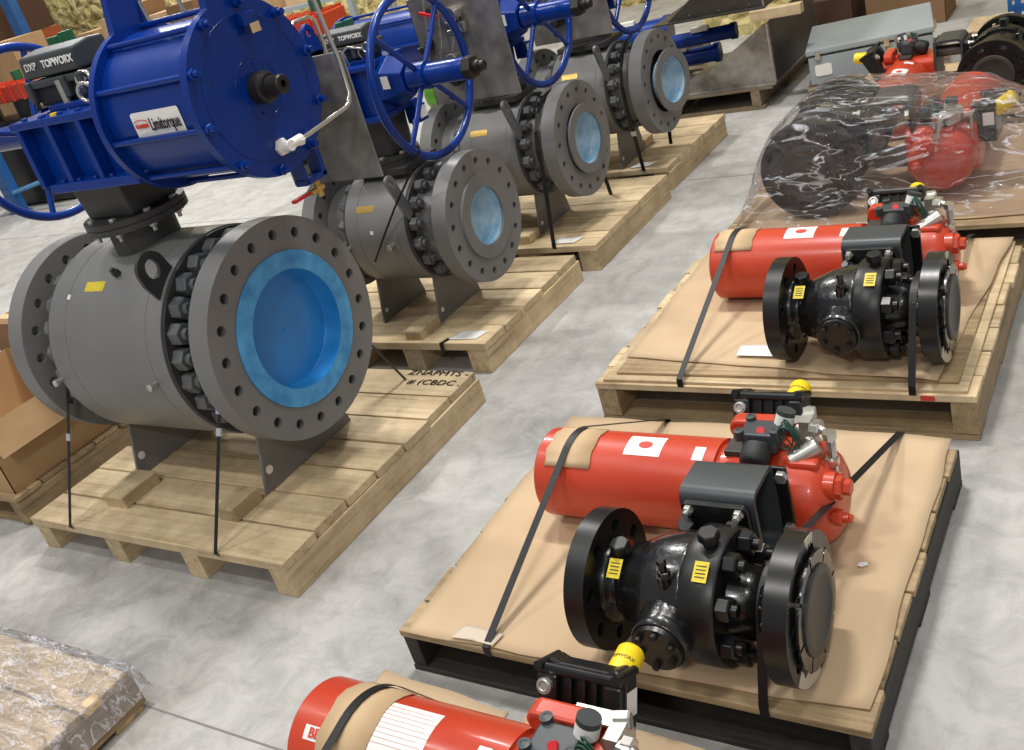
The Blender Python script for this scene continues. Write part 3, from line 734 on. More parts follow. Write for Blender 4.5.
def switch_box_topworx(root, x, y, z, sc=1.0):
    # grey housing with two-part lid, facing -y, lettering on the sloping front
    B = 'black_dull'
    f = MB(); w_ = .335 * sc; d = .085 * sc; h = .085 * sc
    f.prism2([(-d, h * .05), (-d * .92, h * .95), (d * .1, h * 1.12), (d * .9, h * 1.05), (d, 0), (-d * .8, 0)], 0, -w_ / 2, w_ / 2)
    for v in f.v: v += Vector((x, y, z))
    b = f.build('switch_box', 'bracket_grey', root, 'charcoal limit switch box with white lettering', bevel=.008)
    f = MB(); f.box((x, y, z - .02 * sc), (w_ * 1.06, d * 2.15, .028 * sc)); f.build('lid_flange', 'bracket_grey', b, bevel=.006)
    f = MB(); f.box((x, y, z - .065 * sc), (w_ * .9, d * 1.8, .075 * sc)); f.build('lower_case', B, b, bevel=.01)
    for sx_ in (-.46, .2, .5):
        f = MB(); f.box((x + w_ * sx_, y - d * 1.02, z - .045 * sc), (.035 * sc, .03 * sc, .08 * sc)); f.build('bolt_boss', 'bracket_grey', b, bevel=.006)
    sl = Vector((0, d * 1.45, h * .55)).normalized()
    nrm = Vector((1, 0, 0)).cross(sl)
    c0 = Vector((x, y - d * .95, z + h * .6))
    up = Vector((0, d * .1, h * .9)).normalized()
    c = Vector((x, y - d * .98, z + h * .52))
    lettering('TOPWORX', .037 * sc, 'white_label', b, c + Vector((w_ * .21, -.003, 0)), (1, 0, 0), up, sx=1.0, bold=.001)
    lettering('DXP', .038 * sc, 'white_label', b, c + Vector((-w_ * .29, -.003, 0)), (1, 0, 0), up, sx=1.0)
    f = MB(); f.torus((x + w_ * .52, y - d * 1.0, z - .035 * sc), (.5, -1, .2), .026 * sc, .009 * sc, 28, 10); f.cyl((x + w_ * .52, y - d * .98, z - .035 * sc), (x + w_ * .52 + .004, y - d * 1.1, z - .033 * sc), .012 * sc, seg=16)
    f.build('cable_gland', 'tubing', b)
    # green clear-topped status beacons behind
    f = MB(); f.cyl((x - w_ * .12, y + d * .9, z + h * .9), (x - w_ * .12, y + d * .9, z + h * 1.5), .03 * sc, seg=18); f.build('indicator', 'green_dark', b, bevel=.004)
    f = MB(); f.cyl((x - w_ * .36, y + d * .9, z + h * .9), (x - w_ * .36, y + d * .9, z + h * 1.4), .028 * sc, seg=18); f.build('indicator', 'green_dark', b, bevel=.004)
    # posts and bracket below
    f = MB(); f.box((x, y, z - .125 * sc), (w_ * .75, d * 1.2, .012))
    for q in (-.3, .3): f.box((x + w_ * q, y, z - .17 * sc), (.012, d * 1.1, .10 * sc))
    f.build('mounting_bracket', 'steel', b, 'bare steel bracket')
    return b

def control_panel(root, x0, x1, y, z0, z1, seed, flip=1):
    f = MB(); f.b2((x0, y, z0), (x1, y + .004, z1)); f.b2((x0, y, z0), (x0 + .004, y + .03, z1))
    p = f.build('control_panel', 'brushed_steel', root, 'bare stainless control panel', bevel=.001)
    rnd = random.Random(seed); W = x1 - x0; H = z1 - z0
    # regulators, valves, fittings and bent tubing on the front
    for k in range(7):
        px_ = x0 + W * rnd.uniform(.1, .55); pz = z0 + H * (.22 + .11 * k)
        f = MB(); s_ = rnd.uniform(.7, 1.1)
        f.cyl((px_, y, pz), (px_, y - .05 * s_, pz), .022 * s_, seg=16); f.hexn((px_, y - .05 * s_, pz), (0, -1, 0), .02 * s_, .015)
        f.cyl((px_ - .045 * s_, y - .03, pz), (px_ + .045 * s_, y - .03, pz), .011, seg=12); f.box((px_ + .03, y - .03, pz + .018), (.03, .026, .03))
        f.build('fitting', ('black_dull', 'tubing', 'steel')[k % 3], p, bevel=.001)
    for k in range(3):
        px_ = x0 + W * (.15 + .14 * k); zt = z1 - H * .1 * k
        f = MB(); f.tube([(px_, y - .03, z0 + H * .2), (px_, y - .05, z0 + H * .5), (px_ + .02, y - .05, z0 + H * .55), (px_ + .05, y - .035, zt)], .0045, 8); f.build('tubing', 'tubing', p)
    f = MB(); f.cyl((x0 + W * .5, y, z1 - H * .2), (x0 + W * .5, y - .04, z1 - H * .2), .035, seg=24); f.hard((x0 + W * .5, y - .04, z1 - H * .2), (0, -1, 0), [(0, .038), (.012, .038), (.012, .03), (.008, .03), (.008, 0)], 24)
    f.build('gauge', 'tubing', p)
    f = MB(); f.box((x0 + W * .3, y - .06, z1 - H * .15), (.09, .012, .012), m=Matrix.Rotation(.35, 3, 'Y')); f.build('lever', 'bright_red', p, 'red lever')
    return p

def big_actuator(root, xs, zo):
    # scotch-yoke unit of the front valve; all coordinates local (x relative to flange face, z above deck)
    B = 'blue_paint'
    Z = lambda z: z - zo
    hx0, hx1, hy, z0, z1 = -.71, -.205, .135, Z(1.275), Z(1.515)
    # housing: floor plate, lid plate, ribbed sides
    f = MB(); f.b2((hx0, -hy, z0 + .02), (hx1, hy, z1 - .02))
    h = f.build('yoke_housing', B, root, bevel=.004)
    f = MB(); f.b2((hx0 + .06, -hy - .055, z0), (hx1 + .01, hy + .055, z0 + .03)); f.build('base_flange', B, h, bevel=.004)
    f = MB(); f.b2((hx0 - .02, -hy - .045, z1 - .025), (hx1, hy + .045, z1)); f.build('lid', B, h, bevel=.004)
    f = MB(); f.b2((hx0 + .1, -hy * .7, z1), (hx1 - .18, hy * .7, z1 + .02)); f.build('cover_plate', B, h, bevel=.004)
    for k in range(4):
        x = hx0 + .01 + (hx1 - hx0 - .02) * k / 3
        for s_ in (-1, 1):
            f = MB(); f.b2((x - .012, s_ * hy, z0 + .02), (x + .012, s_ * (hy + .045), z1 - .02)); f.build('rib', B, h, bevel=.003)
    b0 = MB(); b0.hexn((0, 0, 0), (1, 0, 0), .011, .009); b0 = b0.build('bolt', B, h)
    for k in range(6): place(b0, h, (hx0 + .12 + .085 * k, -hy - .035, z0 + .03), (0, 0, 1), 0, k == 0)
    for k in range(6): place(b0, h, (hx0 + .06 + .095 * k, -hy - .03, z1), (0, 0, 1), 0, False)
    f = MB(); f.cyl((hx0 + .22, -hy - .03, z1 - .004), (hx0 + .22, -hy - .03, z1 + .008), .012, seg=14); f.build('grease_cap', 'yellow', h, 'yellow cap')
    # bearing head and wheel on the far side
    f = MB(); f.cyl((hx0 - .09, 0, Z(1.43)), (hx0, 0, Z(1.43)), .085, .11, seg=6, smooth=False); f.build('end_cover', B, h, bevel=.006)
    handwheel(root, -1.115, .155, Z(1.415), .325, 1.25, .24, -1)
    # cylinder
    cz = Z(1.453); xa, xb = -.195, .212
    f = MB(); f.cyl((xa, 0, cz), (xb, 0, cz), .222, seg=96)
    cy = f.build('cylinder', B, root)
    def ringp(x, th, nm, r=.25):
        lug = [(-.07, .20), (-.042, .385)] + [(.042 * math.cos(a), .385 + .042 * math.sin(a)) for a in [PI - PI * k / 10 for k in range(1, 10)]] + [(.042, .385), (.07, .20)]
        pts = []
        n = 96
        # outline: circle with a lug on top; lug's own slot
        for k in range(n):
            a = PI / 2 - .30 - (2 * PI - .60) * k / (n - 1); pts.append((r * math.cos(a), r * math.sin(a)))
        out = pts + lug[1:-1]
        slot = [(.017 * math.cos(a), .392 + .022 * math.sin(a)) for a in [2 * PI * k / 20 for k in range(20)]]
        f = MB(); f.plate((x, 0, cz), (1, 0, 0), out, [slot], th, (0, 0, 1)); return f.build(nm, B, cy, bevel=.003)
    ringp(xa + .022, .026, 'end_plate'); e2 = ringp(xb + .024, .028, 'end_plate', .252)
    t0 = MB(); t0.cyl((0, 0, 0), (xb - xa, 0, 0), .009, seg=12); t0 = t0.build('tie_rod', B, cy)
    k0 = MB(); k0.hexn((0, 0, 0), (1, 0, 0), .016, .014); k0.cyl((.014, 0, 0), (.032, 0, 0), .010, seg=12); k0 = k0.build('tie_rod_nut', B, cy)
    for k in range(10):
        a = .18 + 2 * PI * k / 10
        place(t0, cy, (xa, .236 * math.cos(a), cz + .236 * math.sin(a)), (1, 0, 0), 0, k == 0)
        place(k0, cy, (xb + .024, .236 * math.cos(a), cz + .236 * math.sin(a)), (1, 0, 0), a, k == 0)
    # raised welded circles, centre stop screw
    f = MB(); f.torus((xb + .0245, 0, cz), (1, 0, 0), .205, .0016, 90, 8); f.torus((xb + .0245, 0, cz), (1, 0, 0), .085, .0016, 60, 8)
    for k in range(6): a = k * PI / 3 + .3; f.cyl((xb + .024, .068 * math.cos(a), cz + .068 * math.sin(a)), (xb + .028, .068 * math.cos(a), cz + .068 * math.sin(a)), .004, seg=10)
    f.build('weld_rings', B, e2)
    f = MB(); f.hard((xb + .024, .0, cz), (1, 0, 0), [(0, 0), (0, .045), (.035, .045), (.04, .036), (.05, .036), (.05, .028), (.095, .028), (.1, .024), (.1, .011), (.085, .011), (.085, 0)], 40)
    f.build('stop_screw', 'black_oxide', e2, 'black centre stop screw')
    f = MB(); f.box((xb + .038, .035, cz + .185), (.03, .05, .035)); f.build('bracket_block', B, e2, bevel=.004)
    f = MB(); f.box((xb + .0545, .043, cz + .157), (.002, .036, .026)); f.build('sticker', 'cardboard_pad', e2, 'small tan sticker')
    # front label on the shell
    rb = .222
    A = PI + .02
    def shell(x0_, x1_, h, X, m, nm, off=.001, rad=.01):
        f = MB(); n = 14; vs = []
        pr = rrect(x1_ - x0_, h, rad)
        vs = []
        for (px_, py_) in pr:
            q = A - py_ / rb; vs.append(Vector((X + px_, math.cos(q) * (rb + off), cz + math.sin(q) * (rb + off))))
        cc = Vector((X, math.cos(A) * (rb + off), cz + math.sin(A) * (rb + off)))
        nn = len(vs); vs.append(cc)
        f.add(vs, [(i, (i + 1) % nn, nn) for i in range(nn)])
        return f.build(nm, m, cy)
    lb = shell(-.105, .105, .078, .04, 'white_label', 'label', .003); lb['label'] = 'white maker label'
    def bend(dx):
        def g(x, y, z):
            q = A - y / rb; return Vector((.04 + dx + x, math.cos(q) * (rb + .0055 + z), cz + math.sin(q) * (rb + .0055 + z)))
        return g
    lettering('Limitorque', .050, 'ink', lb, (0, 0, 0), (1, 0, 0), (0, 0, 1), name='lettering', sx=.58, bend=bend(.033), bold=.0006)
    lettering('FLOWSERVE', .014, 'red_ink', lb, (0, 0, 0), (1, 0, 0), (0, 0, 1), name='lettering', sx=.72, bend=bend(-.066), bold=.0008)
    f = MB(); 
    # small red crescent above the red word
    arc = [bend(-.066)(.03 * math.cos(a), .010 + .008 * math.sin(a), 0) for a in [PI * k / 10 for k in range(11)]]
    f.tube(arc, .0012, 6); f.build('emblem', 'red_ink', lb)
    # tubing: elbow on the disc, pipe rising past the panel
    f = MB(); p = Vector((xb + .024, .0, Z(1.278)))
    f.hexn(p, (1, 0, 0), .026, .012); f.cyl(p, p + Vector((.045, 0, 0)), .016, seg=18); f.cyl(p + Vector((.03, 0, 0)), p + Vector((.035, .055, .003)), .015, seg=16); f.hexn(p + Vector((.034, .04, .0)), (0, 1, 0), .017, .018)
    f.build('elbow_fitting', 'white_plastic', e2, 'bright plated elbow fitting')
    f = MB(); q = p + Vector((.034, .05, 0))
    f.tube([q, q + Vector((0, .12, .01)), q + Vector((0, .23, .02)), q + Vector((0, .255, .03)), q + Vector((0, .27, .055)), q + Vector((-.01, .285, .16)), q + Vector((-.05, .30, .42))], .0075, 12)
    f.build('air_pipe', 'tubing', cy, 'bare metal air pipe')
    f = MB(); f.tube([(xb - .02, .22, Z(1.50)), (xb - .02, .25, Z(1.56)), (xb - .02, .27, Z(1.575)), (xb - .02, .34, Z(1.575)), (xb - .02, .365, Z(1.56)), (xb - .02, .37, Z(1.40))], .006, 10)
    f.build('air_pipe', 'tubing', cy, 'bare metal air pipe')
    f = MB(); f.tube([(xa + .04, .05, cz + .235), (xa + .03, .05, cz + .30), (xa + .045, .06, cz + .315), (xb - .1, .06, cz + .37), (xb, .06, cz + .42)], .006, 10)
    f.tube([(xb - .22, .06, cz + .24), (xb - .23, .06, cz + .60)], .006, 10)
    f.build('air_pipe', 'tubing', cy, 'bare metal air pipe over the cylinder')
    # low bracket loop and red-handled drain valve
    f = MB()
    for (y_, z_, a_, b_) in ((.075, Z(1.175), .012, .085), (.155, Z(1.175), .022, .085)): f.box((xb - .02, y_, z_), (.05, a_, b_))
    f.box((xb - .02, .115, Z(1.140)), (.05, .10, .02)); f.build('hoop_bracket', B, cy, bevel=.003)
    f = MB(); f.cyl((xb - .02, .13, Z(1.13)), (xb - .02, .13, Z(1.075)), .011, seg=12); f.hexn((xb - .02, .13, Z(1.11)), (0, 0, -1), .016, .014); f.cyl((xb - .02, .15, Z(1.10)), (xb - .02, .09, Z(1.10)), .009, seg=12)
    dv = f.build('drain_valve', 'brass', cy)
    f = MB(); f.box((xb - .03, .06, Z(1.10)), (.016, .085, .01)); f.build('lever', 'bright_red', dv, 'red lever')
    switch_box_topworx(root, xs - .005, .0, Z(1.62), .86)
    f = MB(); f.torus((xs + .18, -.11, Z(1.555)), (.3, -1, 0), .028, .007, 30, 10); f.build('eye_bolt', 'tubing', h)
    f = MB(); f.cyl((xs + .03, -.08, z1), (xs + .03, -.08, z1 + .09), .014, seg=14); f.cyl((xs - .02, -.04, z1), (xs - .02, -.04, z1 + .1), .012, seg=14); f.build('fitting', 'zinc', h)
    control_panel(root, -.14, .262, .355, Z(1.045), Z(1.455), 3)

def small_actuator(root, xs, zo, hw_rot, sign=1):
    B = 'blue_paint'; Z = lambda z: z - zo
    z0, z1 = Z(1.045), Z(1.275); hy = .10
    hx0, hx1 = xs - .20, xs + .125
    f = MB(); f.b2((hx0, -hy, z0), (hx1, hy, z1 - .02)); h = f.build('yoke_housing', B, root, bevel=.006)
    f = MB(); f.b2((hx0 - .01, -hy - .03, z0 - .0), (hx1 + .01, hy + .03, z0 + .022)); f.build('base_flange', B, h, bevel=.003)
    f = MB(); f.b2((hx0 - .01, -hy - .03, z1 - .02), (hx1 + .01, hy + .03, z1)); f.build('lid', B, h, bevel=.003)
    f = MB(); f.b2((hx0 + .04, -hy * .6, z1), (hx1 - .04, hy * .6, z1 + .015)); f.build('cover_plate', B, h, bevel=.003)
    for k in range(3):
        x = hx0 + .03 + .10 * k
        f = MB(); f.b2((x - .008, -hy - .028, z0 + .02), (x + .008, -hy, z1 - .02)); f.build('rib', B, h, bevel=.002)
    cz = Z(1.175)
    # hexagonal bearing head toward the wheel
    f = MB(); pts = [(.105 * math.cos(PI / 6 + k * PI / 3), cz + .105 * math.sin(PI / 6 + k * PI / 3)) for k in range(6)]
    f.prism2(pts, 0, hx1, hx1 + .035)
    p2 = [(.072 * math.cos(PI / 6 + k * PI / 3), cz + .072 * math.sin(PI / 6 + k * PI / 3)) for k in range(6)]
    vs = [(hx1 + .035, a, b) for a, b in pts] + [(hx1 + .115, a, b) for a, b in p2]
    f.add(vs, [(k, (k + 1) % 6, 6 + (k + 1) % 6, 6 + k) for k in range(6)] + [tuple(range(6, 12))])
    bh = f.build('bearing_head', B, h, bevel=.005)
    # maker tag on the lit face of the head
    a0 = PI * 7 / 6
    f = MB(); f.box((hx1 + .055, -.095, cz + .015), (.045, .002, .05), m=Matrix.Rotation(-.22, 3, 'Z')); f.build('label', 'white_label', bh, 'pale label')
    handwheel(root, xs + .302, 0, cz, .334, hw_rot, .185, 1)
    # lower drop lug with white tag
    f = MB(); f.b2((hx1 - .02, .06, z0 - .07), (hx1 + .05, .12, z0)); t = f.build('drop_lug', B, h, bevel=.004)
    f = MB(); f.b2((hx1 + .05, .065, z0 - .055), (hx1 + .052, .115, z0 - .008)); f.build('label', 'white_label', t, 'white label')
    # cylinder running away from the wheel
    xa, xb = hx0 - .62, hx0 - .03
    f = MB(); f.cyl((xa, 0, cz), (xb, 0, cz), .145, seg=64); cy = f.build('cylinder', B, root)
    for x in (xb + .02, xa):
        f = MB(); f.plate((x, 0, cz), (1, 0, 0), circ(.175, 64), [], .022); f.build('end_plate', B, cy, bevel=.003)
    f = MB(); f.plate((xb + .02, 0, cz + .15), (1, 0, 0), [(-.05, 0), (.05, 0), (.03, .12), (0, .14), (-.03, .12)], [circ(.016, 16, (0, .1))], .02, (0, 0, 1)); f.build('lifting_lug', B, cy, bevel=.002)
    for k in range(8):
        a = k * PI / 4; f = MB(); f.cyl((xa, .16 * math.cos(a), cz + .16 * math.sin(a)), (xb, .16 * math.cos(a), cz + .16 * math.sin(a)), .007, seg=10); f.build('tie_rod', B, cy)
    switch_box_topworx(root, xs + .0, .0, Z(1.355), .66)
    f = MB(); f.torus((xs + .08, -.04, Z(1.315)), (.4, -1, 0), .024, .006, 28, 10); f.build('eye_bolt', 'tubing', h)
    f = MB(); f.tube([(xs + .0, -.06, z1), (xs + .0, -.07, z1 + .06), (xs + .03, -.07, z1 + .075), (xs + .10, -.06, z1 + .055), (xs + .12, -.05, z1)], .006, 8); f.build('air_pipe', 'tubing', h)
    control_panel(root, xs + .02, xs + .475, .40, Z(.955), Z(1.42), 5)

r1, zc1, dk = grey_valve('largest grey ball valve, bright blue flange protector and blue cylinder actuator', -2.452, 2.105, .3735, 1.08, .672, .086, .235, .362, 20, 24, True)
xs1 = -.545
spool(r1, xs1, zc1 + .30, 1.105 - dk, 1.147 - dk, .175, .235, 1.278 - dk, True)
big_actuator(r1, xs1, dk)
names = ['second grey ball valve from the front, blue handwheel, milky blue bore', 'third grey ball valve from the front, handwheel partly above the frame', 'farthest grey ball valve, tilted bore cover hanging in its flange']
for i, (y0, xf, rot) in enumerate(((3.30, -2.464, .83), (4.25, -2.465, .85), (5.15, -2.413, .8))):
    r_, z_, d_ = grey_valve(names[i], xf, y0, .278, .80, .562, .072, .235, .252, 16, 16, False, (0.0, .018, .05)[i])
    xs = -.40
    spool(r_, xs, z_ + .2, .845 - d_, .885 - d_, .135, .17, 1.046 - d_, False)
    f = MB(); f.b2((xs - .14, -.12, .815 - d_), (xs + .16, .12, .845 - d_)); f.build('mounting_plate', 'dark_grey_paint', r_, bevel=.003)
    small_actuator(r_, xs, d_, rot)
# ---------------------------------------------------------------- black ball valve with red spring-return actuator
def black_unit(label, loc, rz=0.0, sc=1.0, logo=True, cover_both=False, detail=True, tags=True, cyl_left=-.872):
    root = empty('valve_with_red_actuator', loc, label, 'valve', 'black valves with red actuators', rz, sc)
    K = 'black_paint'; KS = 'black_smooth'; R = .165; zc = .165; t = .050
    rb = .078
    hl = [circ(.0165, 14, (.128 * math.cos(a), .128 * math.sin(a))) for a in [2 * PI * (k + .5) / 8 for k in range(8)]]
    for x, right in ((0, 1), (-.455, 0)):
        f = MB(); f.plate((x, 0, zc), (1, 0, 0), circ(R, 72), hl + [circ(.05, 32)], t)
        fl = f.build('flange', KS, root, bevel=.003)
        for d in ((1,) if (right and not cover_both) else ((1,) if right else (-1,))):
            X = x if d == 1 else x - t
            f = MB(); f.hard((X, 0, zc), (d, 0, 0), [(0, 0), (0, .108), (.008, .108), (.008, .0)], 56)
            f.build('raised_face', KS, fl)
            f = MB(); pet = []
            for k in range(8):
                a0 = k * PI / 4 + .07
                for q in (0, .25, .5, .75, 1.0): pet.append((a0, q))
            # petalled plastic protector plate
            for k in range(8):
                a0 = k * PI / 4 + .035; a1 = (k + 1) * PI / 4 - .035
                pts = [(.128 * math.cos(a0 + (a1 - a0) * q / 6), .128 * math.sin(a0 + (a1 - a0) * q / 6)) for q in range(7)] + [(.09 * math.cos(a1 - (a1 - a0) * q / 6), .09 * math.sin(a1 - (a1 - a0) * q / 6)) for q in range(7)]
                f.plate((X + d * .013, 0, zc), (d, 0, 0), pts, [], .006)
            f.build('protector_ring', K, fl)
            f = MB(); f.lathe((X, 0, zc), (d, 0, 0), [(.008, .098), (.017, .098), (.017, .098), (.019, .095), (.019, .080), (.019, .080), (.014, .070), (.011, .03), (.011, 0)], 48)
            f.build('protector_disc', 'bare_dark', fl, 'dull grey-brown protector disc')
        if right and logo:
            f = MB()
            for ti, (a0, a1, r0) in enumerate(((.55, 1.5, .135), (1.75, 1.95, .13), (-2.0, -1.7, .145))):
                f = MB()
                pts = [((R - .001) * math.cos(a0 + (a1 - a0) * q / 8), (R - .001) * math.sin(a0 + (a1 - a0) * q / 8)) for q in range(9)] + [((r0 + .008 * math.sin(q * 2.3)) * math.cos(a1 - (a1 - a0) * q / 8), (r0 + .008 * math.sin(q * 2.3)) * math.sin(a1 - (a1 - a0) * q / 8)) for q in range(9)]
                f.plate((.0012, 0, zc), (1, 0, 0), pts, [], .001)
                f.build('torn_label', 'paper', fl, 'torn cream remnants of a label')
    # body casting
    f = MB(); f.lathe((0, 0, zc), (1, 0, 0), [(-.458, .098), (-.445, .10), (-.438, .094), (-.43, .078), (-.418, .078), (-.408, .090), (-.385, .096), (-.36, .108), (-.325, .124), (-.28, .134), (-.25, .137), (-.24, .138), (-.24, .02)], 64)
    body = f.build('body', K, root)
    f = MB(); f.lathe((0, 0, zc), (1, 0, 0), [(-.239, .02), (-.239, .150), (-.239, .150), (-.234, .154), (-.163, .154), (-.158, .150), (-.158, .150), (-.158, .02)], 72)
    f.build('body_flange', KS, root)
    f = MB(); f.lathe((0, 0, zc), (1, 0, 0), [(-.159, .085), (-.125, .072), (-.09, .070), (-.085, .088), (-.065, .09), (-.054, .08)], 48); f.build('neck', K, root)
    n0 = nut_mesh(.0275, .030, 'black_smooth'); ring(n0, root, 8, -.1575, .121, zc, (1, 0, 0), .25, True)
    # weld beads on the neck
    if detail:
        f = MB(); rnd = random.Random(5)
        for k in range(60): a = rnd.uniform(0, 2 * PI); x = rnd.uniform(-.083, -.065); f.ball((x, .089 * math.cos(a), zc + .089 * math.sin(a)), rnd.uniform(.003, .0055), 8, 5)
        f.build('weld_beads', K, root)
    # trunnion cap toward the front
    cx = -.276
    f = MB(); f.lathe((cx, 0, zc), (0, -1, 0), [(.08, .078), (.115, .068), (.150, .064), (.150, .064), (.178, .064), (.180, .060)], 40)
    cp = f.build('trunnion_boss', K, root)
    f = MB(); f.hard((cx, -.180, zc), (0, -1, 0), [(0, 0), (0, .058), (.012, .056), (.012, 0)], 40); f.build('trunnion_cover', KS, cp, bevel=.002)
    b0 = MB(); b0.cyl((0, 0, 0), (.012, 0, 0), .0085, seg=14); b0.hard((.012, 0, 0), (1, 0, 0), [(0, .0085), (.001, .005), (-.006, .004), (-.006, 0)], 10); b0 = b0.build('cap_screw', 'black_oxide', cp)
    for k in range(6):
        a = k * PI / 3 + .4; place(b0, cp, (cx + .042 * math.cos(a), -.192, zc + .042 * math.sin(a)), (0, -1, 0), 0, k == 0)
    # vent boss, plugs, tags
    f = MB(); f.cyl((cx + .0, -.085, zc + .05), (cx + .0, -.085, zc + .115), .018, seg=18); f.hexn((cx, -.085, zc + .115), (0, 0, 1), .014, .012); f.cyl((cx, -.085, zc + .127), (cx, -.085, zc + .15), .009, seg=12); f.hexn((cx, -.085, zc + .145), (0, 0, 1), .011, .012)
    f.build('grease_fitting', K, root)
    for (x, r_, lean) in ((-.415, .090, -.12), (-.190, .153, -.08)):
        d_ = Vector((0, math.sin(lean), math.cos(lean))); c = Vector((x, 0, zc)) + d_ * r_
        f = MB(); f.cyl(c - d_ * .01, c + d_ * .015, .017, seg=16); f.hexn(c + d_ * .013, d_, .024, .024); pl = f.build('plug', KS, root, bevel=.001)
        if tags:
            u_ = Vector((0, -math.cos(lean), math.sin(lean)))
            l2 = lean - .22; rr = (.100 if x < -.3 else .1565); d2 = Vector((0, math.sin(l2 - .25), math.cos(l2 - .25)))
            c2 = Vector((x, 0, zc)) + d2 * (rr + .004)
            m_ = Matrix.Rotation(-(l2 - .25), 3, 'X')
            f = MB(); f.box(c2, (.032, .045, .0012), m=m_)
            tg = f.build('tag', 'yellow_tag', root, 'yellow warning tag')
            f = MB()
            for q in (-.012, -.004, .004, .012): f.box(c2 + d2 * .001 + m_ @ Vector((0, q, 0)), (.022, .0022, .0006), m=m_)
            f.build('print_lines', 'ink', tg)
    f = MB(); f.box((-.2, .02, zc + .1555), (.02, .035, .002), m=Matrix.Rotation(-.1, 3, 'X')); f.build('nameplate', 'zinc', root, 'small metal nameplate')
    # stem side: bonnet, gland plate, box bracket
    f = MB(); f.cyl((cx + .04, .05, zc), (cx + .04, .135, zc), .07, seg=36); f.build('stem_boss', K, root)
    bx0, bx1 = -.335, -.155; bz0, bz1 = .10, .320
    f = MB(); f.rbox((bx0 + .01, .135, bz0 + .03), (bx1 - .01, .152, bz1 - .02), .015, 1); gp_ = f.build('gland_plate', KS, root, bevel=.002)
    z0_ = MB(); z0_.hexn((0, 0, 0), (1, 0, 0), .013, .012); z0_.cyl((.012, 0, 0), (.026, 0, 0), .008, seg=10); z0_ = z0_.build('bolt', 'zinc', gp_)
    for k, (a, b) in enumerate(((bx0 + .03, bz1 - .035), (bx1 - .03, bz1 - .035), (bx0 + .03, bz0 + .055), (bx1 - .03, bz0 + .055))): place(z0_, gp_, (a, .135, b), (0, -1, 0), 0, k == 0)
    for k, a in enumerate((-.31, -.20)):
        f = MB(); f.hexn((a, .125, zc + .075), (0, -.6, 1), .022, .024); f.build('nut', KS, root)
    # the bracket: bent plate, closed over the top, open at both ends
    f = MB(); th = .012
    y0_, y1_ = .155, .295
    outer = []
    def rr_loop(ya, yb, za, zb, r_, n=5):
        pts = []
        for (cy_, cz_, a0) in ((yb - r_, zb - r_, 0), (ya + r_, zb - r_, PI / 2), (ya + r_, za + r_, PI), (yb - r_, za + r_, 1.5 * PI)):
            for k in range(n): a = a0 + k * PI / 2 / (n - 1); pts.append((cy_ + r_ * math.cos(a), cz_ + r_ * math.sin(a)))
        return pts
    f.plate((bx1, 0, 0), (1, 0, 0), [(p, q) for p, q in rr_loop(y0_, y1_, bz0, bz1, .028)], [[(p, q) for p, q in rr_loop(y0_ + th, y1_ - th, bz0 + th, bz1 - th, .018)]], bx1 - bx0, (0, 0, 1))
    # orient: plate() lays 2-D as (u, v); u is along -y or +y
    bk = f.build('box_bracket', 'bracket_grey', root, 'charcoal box bracket')
    f = MB(); f.cyl((cx + .04, .15, zc + .08), (cx + .04, .30, zc + .08), .028, seg=24); f.build('drive_shaft', 'steel', bk)
    f = MB(); f.box((bx1 - .045, .296 + .005, .185), (.15, .010, .235)); f.build('mounting_plate', KS, bk, bevel=.004)
    for (dy, dz) in ((.30, .28), (.30, .13)):
        f = MB(); f.hexn((bx1 + .018, .296, dz), (0, -1, 0), .016, .014); f.build('bolt', 'zinc', bk)
    # red actuator
    RP = 'red_paint'; yc = .435; rz_ = .127; rc = .125
    f = MB(); f.lathe((0, yc, rz_), (1, 0, 0), [(cyl_left - .002, 0.0), (cyl_left - .006, .02), (cyl_left, .11), (cyl_left + .008, .122), (cyl_left + .012, rc), (cyl_left + .012, rc), (-.345, rc), (-.345, rc), (-.343, rc - .012), (-.32, rc - .014)], 80)
    cyl = f.build('spring_cylinder', RP, root)
    f = MB(); f.lathe((cyl_left - .004, yc, rz_), (-1, 0, 0), [(0, .022), (.012, .02), (.02, .012), (.022, 0)], 20); f.build('end_boss', RP, cyl)
    f = MB(); f.lathe((0, yc, rz_), (1, 0, 0), [(-.345, .113), (-.33, .116), (-.30, .121), (-.18, .124), (-.18, .124), (-.175, .120), (-.165, .120), (-.16, .127), (-.16, .127), (-.10, .126), (-.085, .120), (-.065, .105), (-.05, .08), (-.045, .05), (-.045, 0)], 80)
    hs = f.build('housing', RP, root)
    f = MB(); f.rbox((-.33, yc - .145, rz_ - .08), (-.155, yc + .13, rz_ + .115), .03, 1)
    f.build('drive_housing', RP, hs, bevel=.012)
    f = MB(); f.box((-.12, yc, rz_ + .105), (.075, .11, .05)); f.build('port_block', RP, hs, bevel=.01)
    f = MB(); f.hexn((-.05, yc - .045, rz_ + .065), (1, 0, 0), .032, .022); f.cyl((-.07, yc - .045, rz_ + .065), (-.045, yc - .045, rz_ + .065), .036, seg=24); f.hexn((-.03, yc - .045, rz_ + .065), (1, 0, 0), .02, .02); f.build('stop_bolt', RP, hs)
    f = MB(); f.cyl((-.07, yc - .08, rz_ + .0), (-.015, yc - .08, rz_ + .0), .013, seg=16); f.hexn((-.05, yc - .08, rz_), (1, 0, 0), .021, .022); f.hexn((-.018, yc - .08, rz_), (1, 0, 0), .010, .012); f.build('stop_bolt', RP, hs)
    # top pad and yoke bar
    f = MB(); f.box((-.285, yc + .0, .252), (.075, .06, .018)); pad = f.build('top_pad', 'bare_dark', hs, 'dark metal top pad', bevel=.004)
    f = MB(); f.rbox((-.338, yc + .06, .235), (-.195, yc + .105, .292), .026, 1); yb = f.build('yoke_bar', RP, hs, bevel=.008)
